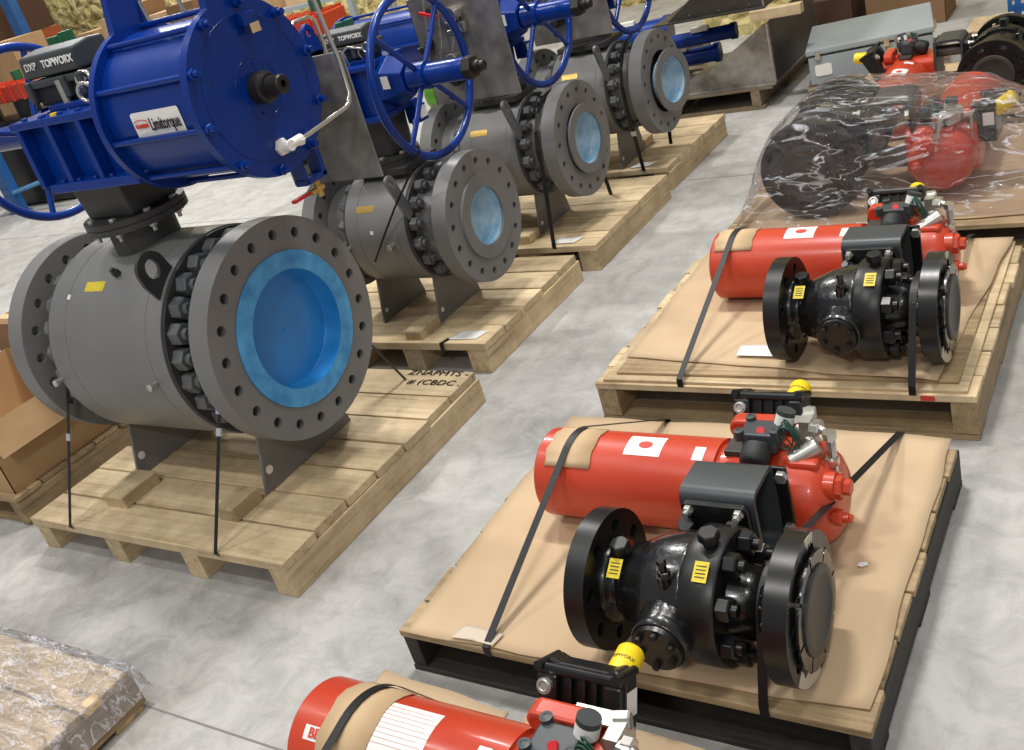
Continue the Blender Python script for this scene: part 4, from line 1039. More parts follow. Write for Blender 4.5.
    f = MB(); f.box((-.24, yc + .07, .235), (.05, .05, .05)); f.build('yoke_post', RP, hs, bevel=.008)
    # positioner and filter
    f = MB(); f.rbox((-.272, yc - .035, .262), (-.182, yc + .035, .318), .014, 2); f.cyl((-.227, yc + .0, .235), (-.227, yc + .0, .265), .026, seg=20); f.rbox((-.255, yc - .05, .270), (-.199, yc + .045, .302), .012, 1); ps = f.build('positioner', 'bracket_grey', root, 'charcoal positioner with bolted ears', bevel=.005)
    for (a, b) in ((-.272, -.03), (-.184, -.022), (-.262, .036), (-.19, .04)):
        f = MB(); f.cyl((a, yc + b, .300), (a, yc + b, .326), .013, seg=16); f.hard((a, yc + b, .326), (0, 0, 1), [(0, .0125), (.001, .006), (-.008, .005), (-.008, 0)], 12); f.build('ear', 'bracket_grey', ps, bevel=.002)
    f = MB(); f.lathe((-.225, yc - .045, .283), (0, -1, -.30), [(0, .020), (0, .036), (0, .036), (.030, .036), (.045, .033), (.052, .026), (.054, .0)], 32); f.build('end_cap', 'black_dull', ps)
    f = MB(); f.cyl((-.185, yc + .03, .30), (-.17, yc + .042, .345), .023, seg=26); f.build('canister', 'bracket_grey', ps, bevel=.003)
    f = MB(); f.hard((-.177, yc + .036, .322), (.015, .012, .045), [(-.013, .0232), (-.013, .0236), (.013, .0236), (.013, .0232)], 26); f.build('label', 'white_label', ps, 'silver label band')
    f = MB(); f.cyl((-.222, yc - .01, .312), (-.22, yc - .02, .322), .010, seg=14); f.build('red_port', 'bright_red', ps, 'small red port ring')
    f = MB()
    f.cyl((-.155, yc + .06, 0.275), (-.105, yc + .02, 0.265), .020, seg=16); f.box((-.125, yc + .05, 0.3), (.028, .06, .05)); f.hexn((-.14, yc + .07, 0.315), (1, .3, 0), .018, .03); f.hexn((-.11, yc + .02, 0.31), (1, -.2, 0), .015, .025); f.cyl((-.15, yc - .03, 0.245), (-.09, yc + .0, 0.275), .022, seg=16)
    f.build('manifold', 'zinc', root, 'bright metal manifold')
    f = MB(); f.tube([(-.115, yc + .03, 0.31), (-.085, yc + .02, 0.31), (-.07, yc + .015, 0.303), (-.062, yc + .01, 0.285), (-.06, yc - .0, 0.245), (-.06, yc - .005, 0.19)], .011, 12)
    for (z_) in (.315, 0.245, 0.2): f.hexn((-.06, yc + .0 - (.32 - z_) * .06, z_), (0, 0, -1), .017, .02)
    f.hexn((-.105, yc + .028, 0.31), (1, 0, 0), .018, .022)
    f.build('air_pipe', 'tubing', root, 'silver elbow pipe')
    f = MB()
    for k in range(4): f.tube([(-.158 + .020 * math.cos(a + .4 * k) + .005 * k, yc - .03 + .007 * k + .006 * math.sin(a), .310 + (.028 + .003 * k) * math.sin(a)) for a in [2 * PI * q / 18 for q in range(19)]], .0022, 6)
    f.build('wire_coil', 'cable_green', root, 'coiled green wire')
    # limit switch box behind with beacon
    bx, by, bz = -.262, yc + .16, .252
    f = MB(); f.box((-.20, yc + .112, .225), (.10, .008, .10)); f.box((-.20, yc + .10, .277), (.10, .035, .006)); f.build('switch_bracket', 'zinc', root, 'galvanised bracket')
    f = MB()
    pts = [(-.09, -.095), (-.09, .05), (-.07, .066), (-.05, .058), (.055, .058), (.075, .066), (.095, .05), (.095, -.05), (.075, -.10), (-.065, -.108)]
    f.prism2([(bx + a, bz + b) for a, b in pts], 1, by - .015, by + .035)
    sb = f.build('switch_box', 'black_smooth', root, bevel=.006)
    f = MB()
    f.b2((bx - .09, by - .033, bz + .038), (bx + .093, by - .015, bz + .058)); f.b2((bx - .09, by - .033, bz - .095), (bx - .045, by - .015, bz + .04)); f.b2((bx + .055, by - .033, bz - .06), (bx + .093, by - .015, bz + .04)); f.b2((bx - .045, by - .03, bz - .105), (bx + .055, by - .015, bz - .07))
    f.build('cover_frame', 'black_smooth', sb, bevel=.006)
    for a in (-.02, .01, .035): 
        f = MB(); f.b2((bx + a, by - .028, bz - .05), (bx + a + .005, by - .015, bz + .04)); f.build('rib', 'black_smooth', sb)
    for (a, b) in ((-.082, .054), (.086, .054), (-.076, -.072), (.08, -.064)):
        f = MB(); f.cyl((bx + a, by - .042, bz + b), (bx + a, by + .038, bz + b), .010, seg=14); f.build('bolt_boss', 'black_smooth', sb)
    f = MB(); f.cyl((bx - .068, by - .033, bz + .016), (bx - .068, by - .043, bz + .017), .016, seg=22); f.torus((bx - .068, by - .043, bz + .017), (0, -1, 0), .011, .003, 20, 6); f.build('button', 'zinc', sb, 'pale round button')
    f = MB(); f.box((bx + .0955, by + .01, bz + .0), (.001, .04, .05)); f.build('label', 'white_label', sb)
    f = MB(); f.cyl((bx + .05, by + .03, bz + .022), (bx + .05, by + .05, bz + .034), .03, seg=26); f.lathe((bx + .05, by + .05, bz + .034), (0, .8, .55), [(0, .030), (.055, .0285), (.062, .024), (.063, 0)], 26)
    bc = f.build('beacon', 'yellow', sb, 'yellow position beacon')
    q = Vector((bx + .05, by + .05, bz + .034)) + Vector((0, .8, .55)).normalized() * .025
    def bnd(x, y, z, q=q):
        ax = Vector((0, .8, .55)).normalized(); a = x / .029; u_ = Vector((0, -.55, .8)).normalized()
        return q + ax * y + (Vector((1, 0, 0)) * math.sin(a) + u_ * math.cos(a)) * (.0292 + z)
    if detail: lettering('TOPWORX', .011, 'ink', bc, (0, 0, 0), (1, 0, 0), (0, 0, 1), bend=bnd)
    sb.matrix_local = Matrix.Translation((bx, by, bz)) @ Matrix.Rotation(-.50, 4, 'X') @ Matrix.Translation((-bx, -by, -bz))
    # labels on the red cylinder
    def lab(x0, x1, h, A, m, nm, off=.0008, lbl=None):
        f = MB(); vs = []; n = 8
        for i in range(n + 1):
            q = A + (-h / 2 + h * i / n) / rc
            for x in (x0, x1): vs.append(Vector((x, yc - math.sin(q) * (rc + off), rz_ + math.cos(q) * (rc + off))))
        f.add(vs, [(2 * i, 2 * i + 1, 2 * i + 3, 2 * i + 2) for i in range(n)], True); return f.build(nm, m, cyl, lbl)
    if logo:
        l1 = lab(-.60, -.495, .075, .12, 'white_label', 'label', lbl='white square label with a red mark')
        f = MB(); A = .12
        vs = [Vector((-.545 + .02 * math.cos(a), yc - math.sin(A + .013 * math.sin(a) / rc) * (rc + .002), rz_ + math.cos(A + .013 * math.sin(a) / rc) * (rc + .002))) for a in [2 * PI * k / 24 for k in range(24)]]
        f.add(vs, [tuple(range(24))]); f.build('red_dot', 'red_ink', l1)
    lab(-.405, -.375, .045, .25, 'white_label', 'sticker', lbl='small white sticker')
    l2 = lab(cyl_left + .05, cyl_left + .16, .03, .62, 'white_label', 'maker_label')
    def b2_(x, y, z):
        A = .62 - y / rc; return Vector((cyl_left + .105 + x, yc - math.sin(A) * (rc + .0015 + z), rz_ + math.cos(A) * (rc + .0015 + z)))
    lettering('BETTIS', .028, 'red_ink', l2, (0, 0, 0), (1, 0, 0), (0, 0, 1), bend=b2_, bold=.001)
    return root, lab

CB = .1485
UA, _ = black_unit('black valve with red actuator on the blackened pallet, nearest complete one', (-.63, 1.545, CB))
UB, _ = black_unit('second black valve with red actuator, on the pale pallet with plywood', (-.58, 2.835, CB + .0355))
UC, labC = black_unit('red actuator cut by the bottom edge of the photo', (-.68, .535, CB), logo=False)
UW, _ = black_unit('large black valve and red actuator wrapped in clear plastic film', (-1.33, 4.06, CB), rz=-PI / 2, sc=1.28, logo=False, detail=False, tags=False)
_k = Matrix.Translation((0, .046, .04)) @ Matrix.Scale(.79, 4)
for ch in UW.children:
    if ch.name.split('.')[0] in ('spring_cylinder', 'housing', 'positioner', 'manifold', 'air_pipe', 'wire_coil', 'switch_bracket', 'switch_box'): ch.matrix_local = _k
UD, _ = black_unit('far red actuator and black valve beside the grey enclosure', (-.80, 5.84, CB), rz=PI / 2, sc=1.0, cover_both=True, detail=False, tags=False)
# torn white label on the cut-off actuator
# ---------------------------------------------------------------- straps and pads
def ribbon(name, pts, wdir, label, m='strap_black', w=.021, th=.0012, cat='strap', group='black packing straps'):
    f = MB(); f.ribbon(pts, wdir, w, th); o = f.build(name, m); return tag(o, label, cat, group)
def cyl_strap(x, y0, y1, yc, zc, r, zd, x0=None, x1=None):
    # path: deck front edge (y0) up to tangent, over a cylinder, down to deck rear edge (y1)
    P = []
    def tangent(y, z, side):
        dy, dz = yc - y, zc - z; D = math.hypot(dy, dz); a = math.atan2(dz, dy); b = math.asin(r / D); L_ = math.sqrt(D * D - r * r)
        q = a + b * side
        return (y + L_ * math.cos(q), z + L_ * math.sin(q))
    ta = tangent(y0, zd, 1); tb = tangent(y1, zd, -1)
    aa = math.atan2(ta[1] - zc, ta[0] - yc); ab = math.atan2(tb[1] - zc, tb[0] - yc)
    P += [(y0 + .012, zd - .035), (y0, zd - .03), (y0, zd), ta]
    for k in range(1, 12): a = aa + (ab - aa) * k / 12; P.append((yc + r * math.cos(a), zc + r * math.sin(a)))
    P += [tb, (y1, zd), (y1, zd - .03), (y1 - .012, zd - .035)]
    n = len(P); X0 = x if x0 is None else x0; X1 = x if x1 is None else x1
    return [Vector((X0 + (X1 - X0) * (p[0] - y0) / (y1 - y0), p[0], p[1])) for p in P]
ZA = CB + .127
ribbon('strap', cyl_strap(0, 1.402, 2.46, 1.98, ZA, .133, .15, -1.43, -1.37), (1, 0, 0), 'black strap over the left end of the near red cylinder')
ribbon('strap', cyl_strap(0, 2.652, 3.74, 3.27, ZA + .0355, .133, .182, -1.40, -1.345), (1, 0, 0), 'black strap over the left end of the second red cylinder')
ribbon('strap', cyl_strap(0, 1.402, 2.46, 1.56, CB + .165, .095, .15, -.715, -.655), (1, 0, 0), 'black strap over the neck of the near black valve')
ribbon('strap', cyl_strap(0, 2.652, 3.74, 2.84, CB + .20, .096, .182, -.66, -.66), (1, 0, 0), 'black strap over the neck of the second black valve')
ribbon('strap', cyl_strap(0, .10, 1.21, .97, ZA, .134, .145, -1.475, -1.385), (1, 0, 0), 'wide black strap over the cut-off red cylinder', w=.020)
def pad(x0, x1, yc, zc, r, a0, a1, label):
    f = MB(); top = []; n = 10
    for i in range(n + 1):
        a = a0 + (a1 - a0) * i / n; j = .004 * math.sin(i * 1.7)
        for x in (x0 + j, x1 + j * .5): top.append(Vector((x, yc + math.cos(a) * r, zc + math.sin(a) * r)))
    low = [Vector((p.x, yc + (p.y - yc) * .985, zc + (p.z - zc) * .985)) for p in top]
    N_ = len(top); fs = []
    for i in range(n): fs += [(2 * i, 2 * i + 1, 2 * i + 3, 2 * i + 2), (N_ + 2 * i, N_ + 2 * i + 2, N_ + 2 * i + 3, N_ + 2 * i + 1), (2 * i, 2 * i + 2, N_ + 2 * i + 2, N_ + 2 * i), (2 * i + 1, N_ + 2 * i + 1, N_ + 2 * i + 3, 2 * i + 3)]
    fs += [(0, N_, N_ + 1, 1), (2 * n, 2 * n + 1, N_ + 2 * n + 1, N_ + 2 * n)]
    f.add(top + low, fs, True); o = f.build('cardboard_pad', 'cardboard_pad'); return tag(o, label, 'cardboard pad')
pad(-1.46, -1.32, 1.98, ZA, .129, PI * .76, PI * .35, 'cardboard pad under the strap on the near red cylinder')
pad(-1.43, -1.29, 3.27, ZA + .0355, .129, PI * .74, PI * .35, 'cardboard pad under the strap on the second red cylinder')
pad(-1.46, -1.33, .97, ZA, .129, PI * .90, PI * .2, 'long cardboard strip under the strap on the cut-off red cylinder')
# straps holding the grey valves
def vstrap(pts, label, grp='black packing straps', tape=None, clip=None, w=.016):
    o = ribbon('strap', pts, (1, 0, 0), label, group=grp, w=w)
    if clip is not None:
        p = Vector(pts[1]) + (Vector(pts[2]) - Vector(pts[1])) * clip; d = (Vector(pts[2]) - Vector(pts[1])).normalized()
        f = MB(); u = Vector((1, 0, 0)); n = u.cross(d); m_ = Matrix((u, d, n)).transposed(); f.box(p, (w * 1.35, .026, .006), m=m_); f.build('buckle', 'clip_silver', o, 'silver strap seal')
    if tape is not None:
        p = Vector(pts[1]) + (Vector(pts[2]) - Vector(pts[1])) * tape; d = (Vector(pts[2]) - Vector(pts[1])).normalized()
        u = Vector((1, 0, 0)); n = u.cross(d); m_ = Matrix((u, d, n)).transposed(); f = MB(); f.box(p, (.032, .06, .008), m=m_); f.build('tape', 'lilac_tape', o, 'lilac film wrapped round the strap', bevel=.003)
    return o
def neck_strap(x, xb, yc, zc, r, yf, zd=.14, back=None):
    pts = [(xb, yf + .012, zd - .038), (xb, yf - .003, zd - .03)]
    pts += [(xb, yf - .003, zd)]
    a0 = PI + .12
    for k in range(9): a = a0 - (PI + .2) * k / 8; pts.append((x, yc + r * math.cos(a), zc + r * math.sin(a)))
    yb = back or (2 * yc - yf); pts += [(xb, yb, zd)]
    return pts
def swap(pts):  # segment 1-2 is the visible run
    return [pts[0], pts[2], pts[3]] + pts[4:]
p = neck_strap(-2.452 - .155, -2.60, 2.105, .672 + .141 - .141, .325, 1.556)
def simple(x, xb, yc, zc, r, yf): 
    q = [Vector((xb, yf + .02, .10)), Vector((xb, yf - .003, .138))]
    for k in range(11): a = PI + .18 - (PI + .3) * k / 10; q.append(Vector((x, yc + r * math.cos(a), zc + r * math.sin(a))))
    return q + [Vector((xb, 2 * yc - yf, .14))]
vstrap(simple(-2.575, -2.60, 2.105, .672, .285, 1.556), 'black strap on the largest valve, silver seal and lilac film at its top', tape=.88, clip=.72)
vstrap(simple(-3.41, -3.40, 2.105, .672, .285, 1.556), 'black strap on the far end of the largest valve, silver seal, no film', clip=.60)
vstrap(simple(-2.575, -2.575, 4.25, .562, .26, 3.917), 'black strap down the front of the third grey valve', w=.022)
vstrap(simple(-2.535, -2.54, 5.15, .582, .26, 4.947), 'black strap down the front of the farthest grey valve', clip=.55, w=.022)
ribbon('strap', [(-2.90, 3.03, .494), (-2.80, 3.03, .61), (-2.70, 3.035, .725), (-2.60, 3.045, .83), (-2.50, 3.06, .945)], (.6, 0, -.55), 'loose thin black strap slanting across the second grey valve', w=.009)
ribbon('strap', [(-2.62, 2.946, .09), (-2.615, 2.944, .144), (-2.60, 2.99, .1445)], (1, 0, 0), 'short black strap end folded over the second left pallet edge')

# torn label on the bottom-edge actuator
l3 = labC(-.68, -.52, .115, .16, 'white_label', 'label', lbl='torn white paper label with fine print')
f = MB()
for k in range(9):
    A = .16 + (-.045 + .0105 * k) / .125
    f.tube([(-.665 + .01 * (k % 2), .435 - math.sin(A) * .1262, .127 + math.cos(A) * .1262), (-.54 + .012 * ((k * 7) % 3) , .435 - math.sin(A) * .1262, .127 + math.cos(A) * .1259)], .0004, 4)
f.build('print_lines', 'red_ink', l3)

# ---------------------------------------------------------------- plastic film
def hull_film(name, pts, m, label, cuts=3, amp=.008, seed=0, bottom=.15, drop_below=None):
    bm = bmesh.new()
    for p in pts: bm.verts.new(p)
    bmesh.ops.convex_hull(bm, input=bm.verts[:])
    for v in [v for v in bm.verts if not v.link_faces]: bm.verts.remove(v)
    low = [f for f in bm.faces if f.normal.z < -.6]
    bmesh.ops.delete(bm, geom=low, context='FACES_ONLY')
    bmesh.ops.triangulate(bm, faces=bm.faces[:])
    for _ in range(cuts): bmesh.ops.subdivide_edges(bm, edges=[e for e in bm.edges if e.calc_length() > .04], cuts=1, use_grid_fill=False); bmesh.ops.triangulate(bm, faces=bm.faces[:])
    bm.normal_update()
    for v in bm.verts:
        p = v.co; q = 1 - 2 * abs(noise.noise((p.x * 4 + seed, p.y * 9, p.z * 5))); q2 = noise.noise((p.x * 14, p.y * 20 + seed, p.z * 12))
        if p.z > bottom + .01: v.co = p - v.normal * (amp * (1 - q) + amp * .6 * (q2 + .5))
    me = bpy.data.meshes.new(name); bm.to_mesh(me); bm.free()
    for f_ in me.polygons: f_.use_smooth = True
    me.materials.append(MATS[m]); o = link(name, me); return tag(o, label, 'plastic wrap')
pts = []
def circ3(x, y, z, r, n=14, ax='y'): return [(x + r * math.cos(2 * PI * k / n), y, z + r * math.sin(2 * PI * k / n)) for k in range(n)]
bpy.context.view_layer.update()
_c = V(-1.05, 4.4, .3)
for o in UW.children_recursive:
    for cr in ([v.co for v in o.data.vertices][::5]):
        q = o.matrix_world @ cr; d_ = (q - _c).normalized(); pts.append(tuple(q + d_ * .022))
pts += [(-1.67, 3.96, .15), (-1.62, 5.02, .15), (-.30, 5.05, .15), (-.22, 3.99, .15), (-.42, 4.12, .34)]
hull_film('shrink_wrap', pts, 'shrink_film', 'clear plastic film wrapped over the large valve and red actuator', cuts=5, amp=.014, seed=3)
# film on the corner pallet, stretched over boards and corner block
pts = [(-4.12, .02, .20), (-2.45, .02, .147), (-2.45, 1.085, .147), (-4.12, 1.085, .147), (-2.44, 1.095, .05), (-4.13, 1.095, .05), (-2.44, .02, .05), (-3.0, .5, .175), (-3.4, .95, .17), (-3.2, .2, .19)]
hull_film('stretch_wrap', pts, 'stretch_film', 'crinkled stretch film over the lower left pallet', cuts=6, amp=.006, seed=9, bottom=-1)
f = MB(); f.box((-3.13, 1.03, .183), (.13, .022, .001), rz=-.1); o = f.build('tape_strip', 'lime'); tag(o, 'yellow-green tape strip on the film of the lower left pallet', 'tape')

# ---------------------------------------------------------------- cartons
def carton(loc, d, rz, label, m='carton', flaps=True, group=None, tape=False, h=None):
    root = empty('carton', loc, label, 'box', group, rz)
    x, y, z = d[0] / 2, d[1] / 2, d[2]; th = .004
    for nm, lo, hi in (('side', (-x, -y, 0), (-x + th, y, z)), ('side', (x - th, -y, 0), (x, y, z)), ('side', (-x, -y, 0), (x, -y + th, z)), ('side', (-x, y - th, 0), (x, y, z)), ('base', (-x + th, -y + th, 0), (x - th, y - th, th))):
        f = MB(); f.b2(lo, hi); f.build(nm, m, root)
    if flaps:
        f = MB(); f.b2((-x, -y, z), (x, -.002, z + th)); f.build('flap', m, root)
        f = MB(); f.b2((-x, .002, z), (x, y, z + th)); f.build('flap', m, root)
        f = MB(); f.b2((-x, -.025, z + th), (x, .025, z + th + .0008)); f.build('tape', 'cardboard_pad', root)
    return root
# open carton on the left-edge pallet
c = carton((-4.33, 2.00, .1425), (.80, .66, .30), 0, 'large brown carton with open flaps at the left edge', flaps=False)
for (lo_, hi_, ax, ang) in (((.3965, -.33, .30), (.40, .33, .44), 'Y', 2.62),):
    f = MB(); f.b2(lo_, hi_)
    pv = Vector((0, .33, .30)) if ax == 'X' else Vector((.40, 0, .30)); Rm = Matrix.Rotation(ang if ax == 'X' else ang, 3, ax)
    for v in f.v: w2 = Rm @ (v - pv) + pv; v.x, v.y, v.z = w2
    f.build('flap', 'carton', c)
c2_ = carton((-4.45, 2.42, .1425), (.75, .16, .42), 0, 'taller brown carton behind the open carton at the left edge', m='carton_dark')

# grey enclosure on its low pallet
E_ = empty('electrical_enclosure', (-1.70, 6.72, .105), 'light grey metal enclosure lying on a low pallet near the wall', 'enclosure', rz=.21)
f = MB(); f.b2((-.36, -.33, 0), (.36, .33, .175)); f.build('body', 'enclosure_grey', E_, bevel=.008)
f = MB(); f.b2((-.352, -.322, .175), (.352, .322, .186)); f.build('gasket', 'rubber', E_)
f = MB(); f.b2((-.37, -.34, .186), (.37, .34, .225)); d_ = f.build('door', 'enclosure_grey', E_, bevel=.008)
f = MB(); f.rbox((-.325, -.336, .055), (-.225, -.330, .125), .015, 1); f.build('cover_plate', 'white_plastic', E_, 'pale oval cover plate')
for a in (-.30, .10):
    f = MB(); f.b2((a - .015, -.35, .16), (a + .015, -.33, .21)); f.b2((a - .02, -.355, .196), (a + .02, -.33, .204)); f.build('latch', 'tubing', E_)
f = MB(); f.b2((.33, -.15, .165), (.385, -.12, .21)); f.build('latch', 'tubing', E_)
low = empty('pallet', (-1.67, 6.68, 0), 'low weathered pallet under the light grey enclosure', 'pallet', 'wooden pallets', rz=.21)
for k in range(5):
    f = MB(); f.b2((-.40, -.36 + .15 * k, .085), (.42, -.36 + .15 * k + .12, .103)); f.build('deck_board', 'grey_pine_X', low, bevel=.002)
for k in range(3):
    f = MB(); f.b2((-.40, -.36 + .325 * k, .0), (.42, -.32 + .325 * k, .084)); f.build('stringer', 'grey_pine_X', low, bevel=.002)

# stainless hopper-shaped cradles, two on top of each other
def cradle(label, z, side, back, x0=-2.85, x1=-2.21, y0=6.36, y1=7.35, h=.37):
    r = empty('steel_cradle', ((x0 + x1) / 2, (y0 + y1) / 2, z), label, 'steel cradle', 'stacked steel cradles')
    W = (x1 - x0) / 2; D = (y1 - y0) / 2
    for (y, nm) in ((-D, 'side_plate'), (D - .006, 'side_plate')):
        f = MB(); f.prism2([(-W, 0), (W, 0), (W, h), (W - .03, h)], 1, y, y + .006); f.build(nm, side, r)
    f = MB(); f.b2((W - .006, -D + .006, 0), (W, D - .006, h)); f.build('end_plate', back, r)
    f = MB(); f.b2((-W - .10, -D - .03, -.012), (W, D, -.001)); f.build('base_plate', side, r)
    f = MB(); f.cyl((W - .012, -D - .002, 0), (W - .012, -D - .002, h), .006, seg=10); f.build('welded_edge', 'tubing', r)
    for k in range(3):
        f = MB(); f.cyl((-W + .16 + .2 * k, -D - .001, .02), (-W + .16 + .2 * k, -D - .006, .02), .006, seg=10); f.build('rivet', 'tubing', r)
    return r
cp_ = empty('pallet', (-2.85, 6.88, 0), 'weathered pallet under the stacked steel cradles', 'pallet', 'wooden pallets')
for k in range(3): f = MB(); f.b2((-.70 + .585 * k, -.56, .02), (-.66 + .585 * k + .02, .56, .125)); f.build('stringer', 'grey_pine_Y', cp_, bevel=.002)
for k in range(3): f = MB(); f.b2((-.70, -.56 + .51 * k, 0), (.55, -.46 + .51 * k, .019)); f.build('bottom_board', 'grey_pine_X', cp_)
for k in range(5): f = MB(); f.b2((-.70, -.56 + .25 * k, .126), (.62, -.45 + .25 * k, .142)); f.build('deck_board', 'grey_pine_X', cp_)
for v_ in [o for o in S.objects if o.name.startswith('steel_cradle')]: pass
cradle('lower stainless cradle of the stack with a sloping open side', .156, 'brushed_steel', 'bare_dark')
f = MB(); f.b2((-2.30, 6.30, .56), (-1.98, 6.37, .622)); o = f.build('timber_beam', 'pine_X', bevel=.003); tag(o, 'short pale timber block between the two steel cradles, near side', 'timber', 'timbers between the cradles')
f = MB(); f.b2((-3.05, 7.25, .56), (-1.98, 7.33, .622)); o = f.build('timber_beam', 'pine_X', bevel=.003); tag(o, 'pale timber beam between the two steel cradles, far side', 'timber', 'timbers between the cradles')
cradle('upper dark steel cradle resting on timber beams', .636, 'bare_dark', 'bare_dark', x0=-2.87, x1=-2.21, h=.42)
# blue cylinders lying by the cradles
for i, (x, y, z, l_, r_) in enumerate(((-3.72, 7.6, .34, .42, .105), (-3.05, 6.95, .26, .36, .06), (-2.85, 6.9, .40, .3, .05))):
    rt_ = empty('blue_actuator', (x, y, z), ('blue cylinder lying left of the steel cradles', 'small blue cylinder lying low inside the lower cradle', 'small blue cylinder lying high inside the lower cradle')[i], 'actuator', 'blue actuators by the cradles', rz=.15)
    f = MB(); f.cyl((-l_, 0, 0), (l_ * .6, 0, 0), r_, seg=32); f.build('cylinder', 'blue_paint', rt_)
    f = MB(); f.cyl((-l_ - .02, 0, 0), (-l_, 0, 0), r_ * 1.15, seg=32); f.build('end_cap', 'blue_paint', rt_)
    f = MB(); f.cyl((l_ * .6, 0, 0), (l_ * .6 + .04, 0, 0), r_ * 1.15, seg=32); f.build('end_cap', 'blue_paint', rt_)
    f = MB(); f.box((-l_ * .1, -r_ * .2, r_ + .01), (.12, .06, .03)); f.build('port_block', 'white_plastic', rt_)
f = MB(); f.b2((-4.2, 7.45, 0), (-3.3, 7.9, .233)); f.b2((-4.25, 7.4, .1), (-3.25, 7.95, .13)); o = f.build('timber_crib', 'grey_pine_X', bevel=.004); tag(o, 'weathered timber crib under the blue cylinder left of the cradles', 'timber')

# perforated rack uprights
def upright(x, y, h, w_, d, m, label, holes=True, z0=0.0, rz=0.0):
    r = empty('rack_upright', (x, y, z0), label, 'rack post', 'blue pallet rack posts', rz=rz)
    hl = []
    if holes:
        n = int(h / .075)
        for k in range(n):
            for s_ in (-1, 1): hl.append([(s_ * w_ * .22 + p_[0], .05 + k * .075 + p_[1]) for p_ in [(.009 * math.cos(a), .014 * math.sin(a)) for a in [2 * PI * q / 10 for q in range(10)]]])
    f = MB(); f.plate((0, -d / 2, 0), (0, -1, 0), [(-w_ / 2, 0), (w_ / 2, 0), (w_ / 2, h), (-w_ / 2, h)], hl, .004, (0, 0, 1)); f.build('face', m, r)
    f = MB(); f.b2((-w_ / 2, -d / 2 + .004, 0), (-w_ / 2 + .004, d / 2, h)); f.b2((w_ / 2 - .004, -d / 2 + .004, 0), (w_ / 2, d / 2, h)); f.build('web', m, r)
    f = MB(); f.b2((-w_ * .8, -d * .7, 0), (w_ * .8, d * .7, .008)); f.build('foot_plate', m, r)
    return r
upright(-.93, 7.35, 2.6, .12, .08, 'rack_blue', 'blue perforated rack post behind the far black valve')
upright(.35, 7.35, 2.6, .12, .08, 'rack_blue', 'blue perforated rack post beyond the right edge')
u_ = upright(-5.02, 6.0, .62, .11, .08, 'rack_light_blue', 'short light blue perforated post seen through the near handwheel')
f = MB(); f.b2((-.075, -.055, .27), (.075, -.045, .30)); f.build('clip', 'bright_red', u_, 'red clip')
upright(-10.25, 5.9, 2.4, .15, .10, 'rack_blue', 'blue rack post standing at the left edge of the floor')
upright(-12.35, 8.25, 4.2, .17, .12, 'rack_blue', 'tall blue rack post by the foam wall, upper left', holes=False)
upright(-13.9, 9.45, 4.2, .17, .12, 'rack_blue', 'tall blue rack post against the foam wall, upper left', holes=False)
f = MB(); f.cyl((-10.18, 5.88, .22), (-9.4, 6.0, .32), .022, seg=12); o = f.build('rack_brace', 'rack_light_blue'); tag(o, 'light blue brace tube running right from the left-edge rack post', 'rack brace')
# coiled dark hose
hz_ = empty('hose_coil', (-10.35, 6.95, 0), 'dark coiled hose standing behind the big handwheel', 'hose')
for k in range(4):
    f = MB(); f.torus((.0 + .1 * k, 0, .46), (1, -.5, 0), .40 - .02 * (k % 2), .055, 48, 10); f.build('turn', 'rubber', hz_)

# shelf with cartons on the far left
sh = empty('work_shelf', (-9.6, 8.6, 0), 'long grey shelf along the far wall holding cartons', 'shelf')
f = MB(); f.b2((-2.3, -.35, 1.08), (2.6, .35, 1.12)); f.build('shelf_top', 'enclosure_grey', sh)
f = MB(); f.b2((-2.3, -.35, .35), (2.6, .35, .38)); f.build('shelf_lower', 'enclosure_grey', sh)
for x in (-2.27, .1, 2.57):
    for y in (-.32, .32): f = MB(); f.b2((x - .03, y - .03, 0), (x + .03, y + .03, 1.079)); f.build('leg', 'enclosure_grey', sh)
cl = [('brown carton far left on the shelf', -11.35, .36, .26), ('pale carton second from the left on the shelf', -10.75, .42, .36), ('dark brown carton third from the left on the shelf', -10.35, .28, .42),
      ('pale square carton in the middle of the shelf', -9.98, .36, .26), ('dark open carton right of the pale square one', -9.52, .46, .30), ('low brown carton on the right of the shelf', -8.95, .5, .20), ('flat brown carton near the shelf end', -8.35, .5, .16), ('small pale carton at the shelf end', -7.75, .4, .22)]
for i, (lb_, x, w_, h_) in enumerate(cl):
    carton((x, 8.55, 1.122), (w_, .42, h_), .08 * math.sin(i * 3), lb_, m=('carton', 'cardboard_pad', 'carton_dark')[(0, 1, 2, 1, 2, 0, 0, 1)[i]], group='cartons on the far shelf')
cl = [('brown carton under the left end of the shelf', -11.3, .6), ('large brown carton under the middle of the shelf', -10.2, .6), ('brown carton under the right part of the shelf', -8.4, .6)]
for i, (lb_, x, w_) in enumerate(cl): carton((x, 8.6, .382), (w_, .5, .5), 0, lb_, m=('carton', 'carton_dark', 'carton')[i], group='cartons under the far shelf')
